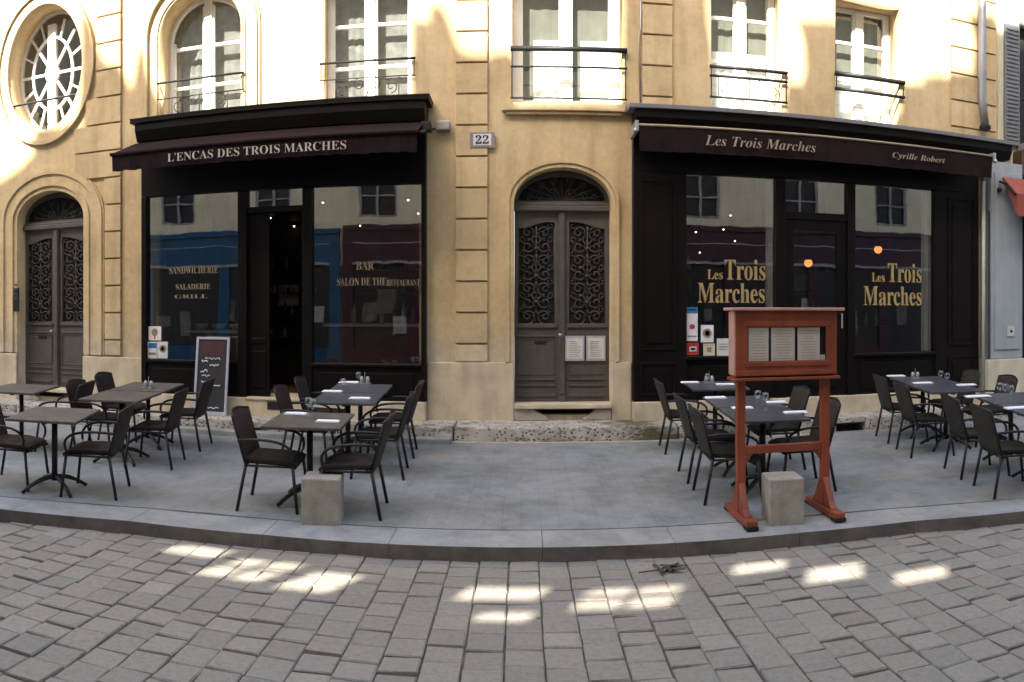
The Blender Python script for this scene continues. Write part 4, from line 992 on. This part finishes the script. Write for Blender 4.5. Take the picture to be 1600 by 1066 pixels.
# ================================================================= TERRACE FURNITURE
def arc(p0, p1, p2, n=8):
    p0, p1, p2 = map(Vector, (p0, p1, p2))
    return [p0 * (1-t)**2 + p1 * 2*t*(1-t) + p2 * t*t for t in [i/n for i in range(n+1)]]
def make_chair(mat):
    root = thing('wicker_armchair', (0, 0, 0), '', 'chair', 'wicker armchairs on the terrace')
    k = dict(parent=root, inv=False)
    def shell(f, nu, nv, th, name):
        b = MB(); g = [[b.bm.verts.new(f(u/nu, v/nv)) for v in range(nv+1)] for u in range(nu+1)]
        for u in range(nu):
            for v in range(nv): b._f([g[u][v], g[u+1][v], g[u+1][v+1], g[u][v+1]])
        o = b.build(name, mat if name != 'seat' else 'seat_weave', smooth=True, **k); m = o.modifiers.new('thick', 'SOLIDIFY'); m.thickness = th; m.offset = 0
        return o
    shell(lambda u, v: (-.22 + .44*u, -.225 + .45*v, .435 - .018*math.sin(PI*v)*math.sin(PI*u) + (.015*(1-u)) - .03*max(0, u-.85)/.15), 10, 8, .035, 'seat')
    shell(lambda u, v: (-.205 - .10*u - .055*math.sin(PI*v)*(.5+.5*u), -.235 + .47*v - 0, .43 + .41*u + .03*math.sin(PI*v)*u), 8, 10, .022, 'backrest')
    for s in (-1, 1):
        b = MB(); b.tube([(-.20, s*.225, .43), (-.275, s*.245, 0)], .0145, 8); b.build('leg', 'metal_leg', smooth=True, **k)
        b = MB(); b.tube([(.19, s*.225, .42), (.235, s*.25, 0)], .0145, 8); b.build('leg', 'metal_leg', smooth=True, **k)
        b = MB(); b.tube(arc((-.255, s*.25, .64), (.30, s*.30, .70), (.17, s*.245, .42), 10), .013, 8); b.build('armrest', 'metal_leg', smooth=True, **k)
    b = MB()
    b.tube([(-.20, -.24, .42), (-.31, -.245, .845)] + [(-.31 - .055*math.sin(PI*i/8), -.245 + .49*i/8, .85 + .03*math.sin(PI*i/8)) for i in range(9)] + [(-.31, .245, .845), (-.20, .24, .42)], .012, 6)
    b.tube([(-.21, -.23, .41), (.20, -.23, .41)], .011, 6); b.tube([(-.21, .23, .41), (.20, .23, .41)], .011, 6)
    b.tube([(-.21, -.23, .405), (-.21, .23, .405)], .011, 6); b.tube([(.2, -.23, .405), (.2, .23, .405)], .011, 6)
    b.build('frame', 'metal_leg', smooth=True, **k)
    for ch in root.children:
        for v in ch.data.vertices: v.co.z *= .925; v.co.y *= 1.07
    return root
def make_table(mat):
    root = thing('terrace_table', (0, 0, 0), '', 'table', 'pedestal tables on the terrace')
    k = dict(parent=root, inv=False)
    b = MB(); b.box(-.33, .33, -.40, .40, .69, .715); b.build('tabletop', mat, bevel=.006, **k)
    b = MB(); b.box(-.24, .24, -.02, .02, .665, .688); b.box(-.02, .02, -.28, .28, .662, .686); b.build('top_bracket', 'metal_leg', **k)
    b = MB(); b.tube([(0, 0, .10), (0, 0, .665)], .028, 10); b.build('column', 'metal_leg', smooth=True, **k)
    for q in range(4):
        a = PI/4 + q * PI/2; dx, dy = math.cos(a), math.sin(a)
        b = MB(); b.tube(arc((0, 0, .135), (dx*.16, dy*.16, .14), (dx*.33, dy*.33, .018), 8), [.022]*5 + [.018]*4, 6)
        b.build('foot', 'metal_leg', smooth=True, **k)
    return root
def copy_tree(o, parent=None):
    c = o.copy(); C.objects.link(c); c.parent = parent
    for ch in list(o.children): copy_tree(ch, c)
    return c
protos = {'wicker': None, 'wicker_olive': None, 'tabletop': None, 'tabletop_worn': None}
def place(kind, x, y, rz, label):
    mk = make_chair if kind.startswith('wicker') else make_table
    if protos[kind] is None: o = protos[kind] = mk(kind)
    else: o = copy_tree(protos[kind])
    slope = .0256
    o.location = (x, y, floor_z(y)); o.rotation_euler = (math.atan(slope) * math.cos(rz), -math.atan(slope) * math.sin(rz) * -1, rz)
    o['label'] = label; return o

r_ = rad
T_ = [('tabletop_worn', -4.06, 5.96, 15, 'small worn grey table at the left front by the kerb, its pedestal feet clear'),
      ('tabletop_worn', -5.55, 7.45, 12, 'grey table cut off by the left edge, in front of the left arched door'),
      ('tabletop_worn', -4.15, 7.38, 8, 'grey table just left of the chalkboard, nearer one of two pushed together'),
      ('tabletop_worn', -4.27, 8.24, 8, 'grey table just left of the chalkboard, farther one of two pushed together'),
      ('tabletop_worn', -1.80, 6.48, 4, 'grey table right behind the left stone block, set with two napkins'),
      ('tabletop', -1.79, 7.92, 4, 'dark set table under the left bar window, nearer of its pair'),
      ('tabletop', -1.83, 8.74, 4, 'dark set table under the left bar window, farther of its pair'),
      ('tabletop', 2.15, 6.75, -3, 'front dark table seen through the red menu stand'),
      ('tabletop', 2.19, 7.57, -3, 'middle dark table of the row behind the red menu stand'),
      ('tabletop', 2.27, 8.98, -3, 'rearmost dark table of the row behind the red menu stand, near the step'),
      ('tabletop', 4.78, 7.92, -11, 'dark set table below the right restaurant window, nearer of its pair'),
      ('tabletop', 4.93, 8.74, -11, 'dark set table below the right restaurant window, farther of its pair'),
      ('tabletop', 4.72, 5.98, -14, 'dark table cut by the right edge of the photo, nearest the kerb'),
      ('tabletop', 4.92, 6.80, -14, 'dark table with wine glasses at the right edge, second from the kerb')]
for k, x, y, a, lab in T_: place(k, x, y, r_(a), lab)
# chairs: facing direction in degrees (0 = towards the right of the street)
C_ = [('wicker', -4.52, 5.98, 14, 'brown wicker armchair cut by the left edge, at the left front table'),
      ('wicker', -3.72, 6.10, 196, 'brown wicker armchair at the right side of the left front table'),
      ('wicker', -5.08, 7.62, 192, 'dark armchair standing before the left arched door, at the cut-off table'),
      ('wicker', -4.62, 7.72, 8, 'brown wicker armchair left of the nearer chalkboard table'),
      ('wicker', -4.78, 8.62, 8, 'brown wicker armchair left of the farther chalkboard table, only its top showing'),
      ('wicker', -3.78, 7.42, 190, 'brown wicker armchair right of the nearer chalkboard table'),
      ('wicker', -3.88, 8.40, 188, 'brown wicker armchair directly in front of the chalkboard'),
      ('wicker', -2.06, 6.33, 6, 'brown wicker armchair left of the left stone block, turned to the right'),
      ('wicker', -1.40, 6.30, 184, 'brown wicker armchair just right of the left stone block'),
      ('wicker', -1.42, 7.65, 184, 'wicker armchair right of the nearer bar window table'),
      ('wicker', -1.46, 8.64, 184, 'wicker armchair right of the farther bar window table, nearest the step'),
      ('wicker', -2.22, 7.98, 5, 'wicker armchair left of the nearer bar window table, behind two white napkins'),
      ('wicker', -2.26, 8.85, 5, 'wicker armchair left of the farther bar window table, in front of the bistro doorway'),
      ('wicker_olive', 1.82, 6.68, -2, 'olive brown wicker armchair nearest the left post of the red menu stand'),
      ('wicker_olive', 1.84, 7.45, -2, 'olive brown wicker armchair second in the row left of the red menu stand'),
      ('wicker_olive', 1.88, 8.80, -3, 'olive brown wicker armchair farthest left of the red menu stand, near the step'),
      ('wicker_olive', 2.52, 6.82, 178, 'wicker armchair behind the right post of the red menu stand'),
      ('wicker_olive', 2.58, 7.75, 177, 'wicker armchair framed by the red menu stand, its curved top above the table'),
      ('wicker_olive', 4.42, 7.75, -10, 'olive wicker armchair left of the nearer restaurant window table'),
      ('wicker_olive', 4.58, 8.62, -10, 'olive wicker armchair left of the farther restaurant window table, leftmost of that group'),
      ('wicker_olive', 4.38, 6.62, -13, 'olive wicker armchair with its back to the camera, left of the wine glass table'),
      ('wicker_olive', 4.24, 5.85, -13, 'olive wicker armchair at the right edge of the photo, nearest the kerb'),
      ('wicker_olive', 5.34, 8.75, 170, 'wicker armchair against the right restaurant window, behind the farther table'),
      ('wicker_olive', 5.36, 7.95, 170, 'wicker armchair in front of the cream pier base, facing the set tables')]
for k, x, y, a, lab in C_: place(k, x, y, r_(a), lab)

# things on the tables
def napkin(px, py, lab, w=.20, d=.10, rz=0):
    x, y = onfloor(px, py, .717); z = floor_z(y) + .717
    b = MB(); 
    for q in range(3): b.box(-w/2 + .004*q, w/2 - .003*q, -d/2 + .002*q, d/2 - .003*q, .004 * q, .004 * q + .0036)
    o = b.build('folded_napkin', 'napkin', bevel=.0015); o.location = (x, y, z); o.rotation_euler = (math.atan(.0256), 0, r_(rz))
    tag(o, lab, 'napkin', 'folded napkins on the tables')
for a in ((462, 647, 'white folded napkin at the back left of the table behind the left stone block', .2, .1, 3), (512, 659, 'white folded napkin at the front right of the table behind the left stone block', .2, .1, 3),
          (545, 598, 'white napkin at the back of the bar window tables', .24, .16, 3), (519, 612, 'white napkin at the left edge of the bar window tables', .22, .12, 3), (562, 623, 'white napkin at the front right of the bar window tables', .22, .11, 3),
          (1078, 598, 'white napkin at the left of the rearmost table behind the menu stand', .22, .12, -3), (1133, 601, 'white napkin beside the left post of the menu stand on the rearmost table', .22, .12, -3),
          (1118, 622, 'white napkin at the left of the middle table behind the menu stand', .22, .12, -3), (1160, 638, 'white napkin just right of the left menu stand post', .20, .11, -3),
          (1213, 629, 'white napkin in the middle of the menu stand opening', .20, .10, -3), (1243, 645, 'white napkin at the front right corner of the table behind the menu stand', .22, .10, -3),
          (1400, 588, 'white napkin at the far left of the restaurant window tables', .24, .13, -10), (1442, 599, 'white napkin in the middle of the restaurant window tables', .24, .12, -10), (1510, 602, 'white napkin at the right of the restaurant window tables', .24, .12, -10),
          (1528, 620, 'white napkin on the wine glass table', .28, .13, -13), (1592, 638, 'white napkin at the right edge of the photo', .28, .13, -13)):
    napkin(*a)
def wineglass(px, py, lab, s=1.0, kind='wine_glass'):
    x, y = onfloor(px, py, .717); z = floor_z(y) + .716
    root = thing(kind, (x, y, z), lab, 'glass', 'glasses on the tables')
    b = MB(); b.lathe([(.032*s, 0), (.030*s, .003), (.004*s, .008), (.004*s, .075*s)], (0, 0, 0), 12); b.build('stem', 'clear', root, inv=False, smooth=True)
    b = MB(); b.lathe([(.006*s, .075*s), (.030*s, .10*s), (.034*s, .13*s), (.028*s, .165*s), (.026*s, .165*s), (.031*s, .13*s), (.026*s, .103*s), (.004*s, .08*s)], (0, 0, 0), 12); b.build('bowl', 'clear', root, inv=False, smooth=True)
for px, py, lab in ((482, 650, 'wine glass on the table behind the left stone block, left one'), (489, 653, 'wine glass on the table behind the left stone block, right one'), (560, 603, 'wine glass at the back of the bar window tables'),
                    (536, 615, 'wine glass between the napkins on the bar window tables'),
                    (1184, 637, 'wine glass in the middle of the menu stand opening'), (1196, 641, 'wine glass in the menu stand opening, right one'), (1105, 606, 'wine glass on the rearmost table left of the menu stand'),
                    (1470, 600, 'wine glass on the restaurant window tables, left one'), (1480, 604, 'wine glass on the restaurant window tables, right one'),
                    (1562, 622, 'wine glass at the far right table, leftmost of three'), (1571, 624, 'wine glass at the far right table, middle of three'), (1580, 627, 'wine glass at the far right table, rightmost of three')):
    wineglass(px, py, lab)
def cruet(px, py, lab):
    x, y = onfloor(px, py, .717); z = floor_z(y) + .716
    t = thing('condiment_caddy', (x, y, z), lab, 'caddy', 'condiment caddies')
    b = MB(); b.box(-.07, .07, -.045, .045, 0, .012); b.tube([(0, 0, .01), (0, 0, .14)], .004, 6); b.build('tray', 'alu', t, inv=False)
    for s in (-1, 1):
        b = MB(); b.lathe([(.02, .013), (.024, .02), (.022, .07), (.012, .09)], (s*.035, 0, 0), 10); b.build('jar', 'alu', t, inv=False, smooth=True)
cruet(1430, 592, 'small metal condiment caddy on the farther restaurant window table')
cruet(570, 600, 'small metal condiment caddy on the farther bar window table')
cruet(1108, 599, 'small metal condiment caddy on the rearmost table behind the menu stand')
cruet(232, 607, 'small dark caddy on the farther table beside the chalkboard')

# stone blocks
for px0_, px1_, py, rz, lab in ((466, 528, 821, 6, 'squat pale stone block on the kerb before the left tables'), (1203, 1262, 821, -5, 'squat pale stone block standing between the legs of the red menu stand')):
    x0, y0 = onfloor(px0_, py); x1, y1 = onfloor(px1_, py); cx, cy = (x0+x1)/2, (y0+y1)/2
    t = thing('stone_block', (cx, cy + .15, floor_z(cy) + .0), lab, 'stone block', 'stone blocks along the kerb', rz=r_(rz) * 0)
    w = (x1 - x0) / 2
    b = MB(); b.box(-w, w, -.15, .15, -.01, .36); b.build('block', 'block', t, inv=False, bevel=.012)
    t.rotation_euler = (0, 0, r_(rz))

# chalkboard
def chalkboard():
    Y = 9.62
    xb0, xb1 = X(302, Y), X(353, Y); zb = .384; zt = Z(330, 527, 9.75)
    t = thing('chalkboard', ((xb0+xb1)/2, Y, zb), 'white framed chalkboard with handwritten menu leaning by the bistro doorway', 'chalkboard')
    w, h = (xb1 - xb0), zt - zb
    t.rotation_euler = (-rad(8), rad(.3), rad(3))
    h = h / math.cos(rad(8)); fw = .034
    k = dict(parent=t, inv=False)
    b = MB(); b.box(-w/2, -w/2 + fw, -.015, .015, 0, h); b.box(w/2 - fw, w/2, -.015, .015, 0, h); b.box(-w/2 + fw, w/2 - fw, -.015, .015, h - fw, h); b.box(-w/2 + fw, w/2 - fw, -.015, .015, 0, fw + .02)
    b.build('frame', 'board_frame', bevel=.004, **k)
    b = MB(); b.box(-w/2 + fw - .002, w/2 - fw + .002, -.002, .004, fw, h - fw); b.build('slate', 'chalk', **k)
    b = MB(); b.box(-w/2 + fw + .02, w/2 - fw - .03, -.0045, -.0025, h - .25, h - fw - .02); b.build('menu_heading', 'chalk_red', **k)
    def scrawl(x0, x1, z, amp, seed, th=.006):
        r = random.Random(seed); b = MB(); pts = []; n = int((x1 - x0) / .011)
        for i in range(n + 1): pts.append((x0 + (x1 - x0) * i / n, -.008, z + amp * r.uniform(-1, 1)))
        b.tube(pts, th, 4); b.build('chalk_writing', 'chalk_white', **k)
    scrawl(-.10, .12, h - .29, .016, 1); scrawl(-.15, -.06, h - .33, .012, 2, .008); scrawl(-.03, .10, h - .38, .014, 3, .008)
    scrawl(-.16, -.06, h - .46, .022, 4, .008); scrawl(-.14, -.02, h - .53, .016, 5); scrawl(-.14, -.06, h - .61, .012, 6, .009); scrawl(-.02, .13, h - .65, .006, 7, .008)
    scrawl(-.12, -.04, h - .76, .02, 8); scrawl(-.13, .12, h - .95, .014, 9); scrawl(-.16, .12, h - 1.02, .01, 10)
    b = MB(); b.hexa([(-.02, .02, 0), (.02, .02, 0), (.02, .28, 0), (-.02, .28, 0), (-.02, .02, .02), (.02, .02, .02), (.02, .04, .6), (-.02, .04, .6)]) if False else b.box(-.02, .02, .016, .05, .1, .7); b.build('rear_strut', 'board_frame', **k)
chalkboard()

# the red menu stand
def menu_stand():
    t = thing('menu_stand', (2.07, 5.96, floor_z(5.96)), 'red-brown wooden menu stand with three menu sheets behind glass, at the kerb', 'menu stand')
    k = dict(parent=t, inv=False)
    pxl, pxr = -.355, .365
    for s, xx in ((-1, pxl), (1, pxr)):
        b = MB(); b.box(xx - .034, xx + .034, -.034, .034, .07, 1.20); b.build('post', 'red_wood', bevel=.005, **k)
        b = MB(); b.box(xx - .045, xx + .045, -.33, .33, .012, .068); b.build('foot', 'red_edge' if False else 'red_wood', bevel=.008, **k)
        for ya, yb_ in ((-.345, -.24), (.24, .345)):
            b = MB(); b.box(xx - .047, xx + .047, ya, yb_, .0, .03); b.build('foot_pad', 'rubber', bevel=.004, **k)
        for sy in (-1, 1):
            b = MB(); pts = [(sy*.036, .07), (sy*.21, .07), (sy*.16, .12), (sy*.036, .30)]
            b.poly_x(pts, xx - .026, xx + .026); b.build('brace', 'red_wood', bevel=.005, **k)
    b = MB(); b.box(pxl + .035, pxr - .035, -.022, .022, .52, .585); b.build('crossbar', 'red_wood', bevel=.004, **k)
    for s, xx in ((1, pxl + .036), (-1, pxr - .036)):
        b = MB(); b.poly_y([(xx, .518), (xx, .44), (xx + s*.02, .46), (xx + s*.06, .518)], -.015, .015); b.build('bracket', 'red_wood', **k)
    # cabinet
    z0, z1, xl, xr, yf, yb = 1.135, 1.66, -.42, .42, -.09, .06
    xl, xr = -.425, .43
    b = MB()
    b.box(xl, xr, yb - .015, yb, z0, z1); b.box(xl, xl + .03, yf, yb - .016, z0, z1); b.box(xr - .03, xr, yf, yb - .016, z0, z1)
    b.box(xl + .031, xr - .031, yf, yb - .016, z1 - .03, z1); b.box(xl + .031, xr - .031, yf, yb - .016, z0, z0 + .03)
    cab = b.build('cabinet', 'red_wood', bevel=.003, **k)
    b = MB(); g0, g1, h0, h1 = -.325, .335, z0 + .125, z1 - .13
    b.box(xl, g0, yf - .022, yf - .001, z0 + .01, z1); b.box(g1, xr, yf - .022, yf - .001, z0 + .01, z1)
    b.box(g0, g1, yf - .022, yf - .001, z0 + .01, h0); b.box(g0, g1, yf - .022, yf - .001, h1, z1)
    b.box(g0 - .03, g1 + .03, yf - .032, yf - .0225, h1 + .006, h1 + .05); b.box(g0 - .03, g1 + .03, yf - .032, yf - .0225, h0 - .04, h0 - .004)
    b.box(xl + .01, xr - .01, yf - .034, yf - .0225, z0 + .015, z0 + .055)
    b.build('cabinet_door', 'red_wood', bevel=.004, **k)
    b = MB(); b.box(xl - .045, xr + .05, yf - .07, yb + .04, z1 + .001, z1 + .025); b.build('roof', 'red_edge', bevel=.006, **k)
    b = MB(); b.box(xl - .012, xl - .001, yf - .02, yb - .01, z0 + .02, z1 - .005); b.build('side_trim', 'red_edge', **k)
    b = MB(); b.box(xl - .02, xr + .02, yf - .045, yb + .02, z0 - .025, z0 - .001); b.build('lower_ledge', 'red_wood', bevel=.005, **k)
    b = MB(); b.box(xl + .032, xr - .032, -.088, -.083, h0 - .05, h1 + .05); b.build('backing', 'vent', **k)
    ws = [(-.315, -.15), (-.128, .07), (.095, .285)]
    for i, (a, c) in enumerate(ws):
        b = MB(); b.box(a, c, -.094, -.091, h0 + .003, h1 - .004); p = b.build('menu_sheet', 'menu_paper', **k)
        b = MB(); r = random.Random(i)
        for q in range(11):
            zz = h1 - .03 - q * .022
            if zz < h0 + .01: break
            u = r.uniform(.55, .95); m = (a + c) / 2; b.box(m - (c - a)/2*u + .01, m + (c - a)/2*u - .01, -.0965, -.0945, zz - .0012, zz + .0012)
        ink = b.build('printed_lines', 'letter_grey', parent=p, inv=False)
    b = MB(); b.box(.285, .33, -.0995, -.0975, h0 + .0, h0 + .045); b.build('price_card', 'paper', **k)
    b = MB(); b.quad([(g0, yf - .014, h0), (g1, yf - .014, h0), (g1, yf - .014, h1), (g0, yf - .014, h1)]); b.build('glass', 'clear', **k)
menu_stand()

# a withered clump of leaves lying off the kerb
rr = CAMZ * FOC / (892 - PY); th = (1043 - PX) / FOC
t = thing('dry_leaves', (rr * math.sin(th), rr * math.cos(th), .0), 'small clump of withered brown leaves with a stalk, lying on the setts off the kerb', 'dry leaves')
r = random.Random(11)
for q in range(9):
    a = r.uniform(0, 2*PI); cx_, cy_ = r.uniform(-.085, .085), r.uniform(-.05, .05); L_ = r.uniform(.05, .085); w_ = L_ * .38; zz = .006 + r.uniform(0, .012); cu_ = r.uniform(.004, .012)
    b = MB(); rows = []
    for i_ in range(6):
        u = i_ / 5; ww = w_ * math.sin(PI * min(.97, max(.05, u))) ** .8
        rows.append([b.bm.verts.new((cx_ + math.cos(a) * (u - .5) * L_ * 1.6 - math.sin(a) * v * ww, cy_ + math.sin(a) * (u - .5) * L_ * 1.6 + math.cos(a) * v * ww, zz + cu_ * (abs(v) + (u - .5) ** 2 * 3))) for v in (-1, 0, 1)])
    for i_ in range(5):
        for v in range(2): b._f([rows[i_][v], rows[i_+1][v], rows[i_+1][v+1], rows[i_][v+1]])
    o = b.build('leaf', 'leaf', t, inv=False); m = o.modifiers.new('thick', 'SOLIDIFY'); m.thickness = .002
b = MB(); b.tube([(-.05, 0, .01), (-.13, -.01, .008), (-.20, -.02, .006)], .004, 5); b.build('stalk', 'leaf', t, inv=False)

# ================================================================= CAMERA, SKY, SUN
cam = bpy.data.cameras.new('camera'); co = bpy.data.objects.new('camera', cam); C.objects.link(co); S.camera = co
co.location = (0, 0, CAMZ); co.rotation_euler = (PI/2, 0, 0)
cam.type = 'PANO'; cam.panorama_type = 'CENTRAL_CYLINDRICAL'
cam.central_cylindrical_range_u_min = (0 - PX) / FOC; cam.central_cylindrical_range_u_max = (1600 - PX) / FOC
cam.central_cylindrical_range_v_min = (PY - 1066) / FOC; cam.central_cylindrical_range_v_max = PY / FOC
cam.central_cylindrical_radius = 1; cam.clip_end = 500; cam.clip_start = .05

w = bpy.data.worlds.new('World'); S.world = w; w.use_nodes = True
nt = w.node_tree; bg = nt.nodes['Background']
sky = nt.nodes.new('ShaderNodeTexSky'); sky.sky_type = 'NISHITA'; sky.sun_disc = False
sky.dust_density = 4.0; sky.ozone_density = .3; sky.sun_elevation = SUN_EL; sky.sun_rotation = math.atan2(SUNV.x, SUNV.y)
nt.links.new(sky.outputs[0], bg.inputs[0]); bg.inputs[1].default_value = .15
sl = bpy.data.lights.new('sun', 'SUN'); sl.energy = 5; sl.angle = rad(.5); sl.color = (1, .95, .86)
so = bpy.data.objects.new('sun', sl); C.objects.link(so); so.rotation_euler = SUNV.to_track_quat('Z', 'Y').to_euler()
S.view_settings.view_transform = 'Standard'; S.view_settings.look = 'None'
S.view_settings.exposure = 2.15; S.view_settings.gamma = 1
S.cycles.max_bounces = 8; S.cycles.diffuse_bounces = 5; S.cycles.transparent_max_bounces = 12
S.cycles.use_denoising = True
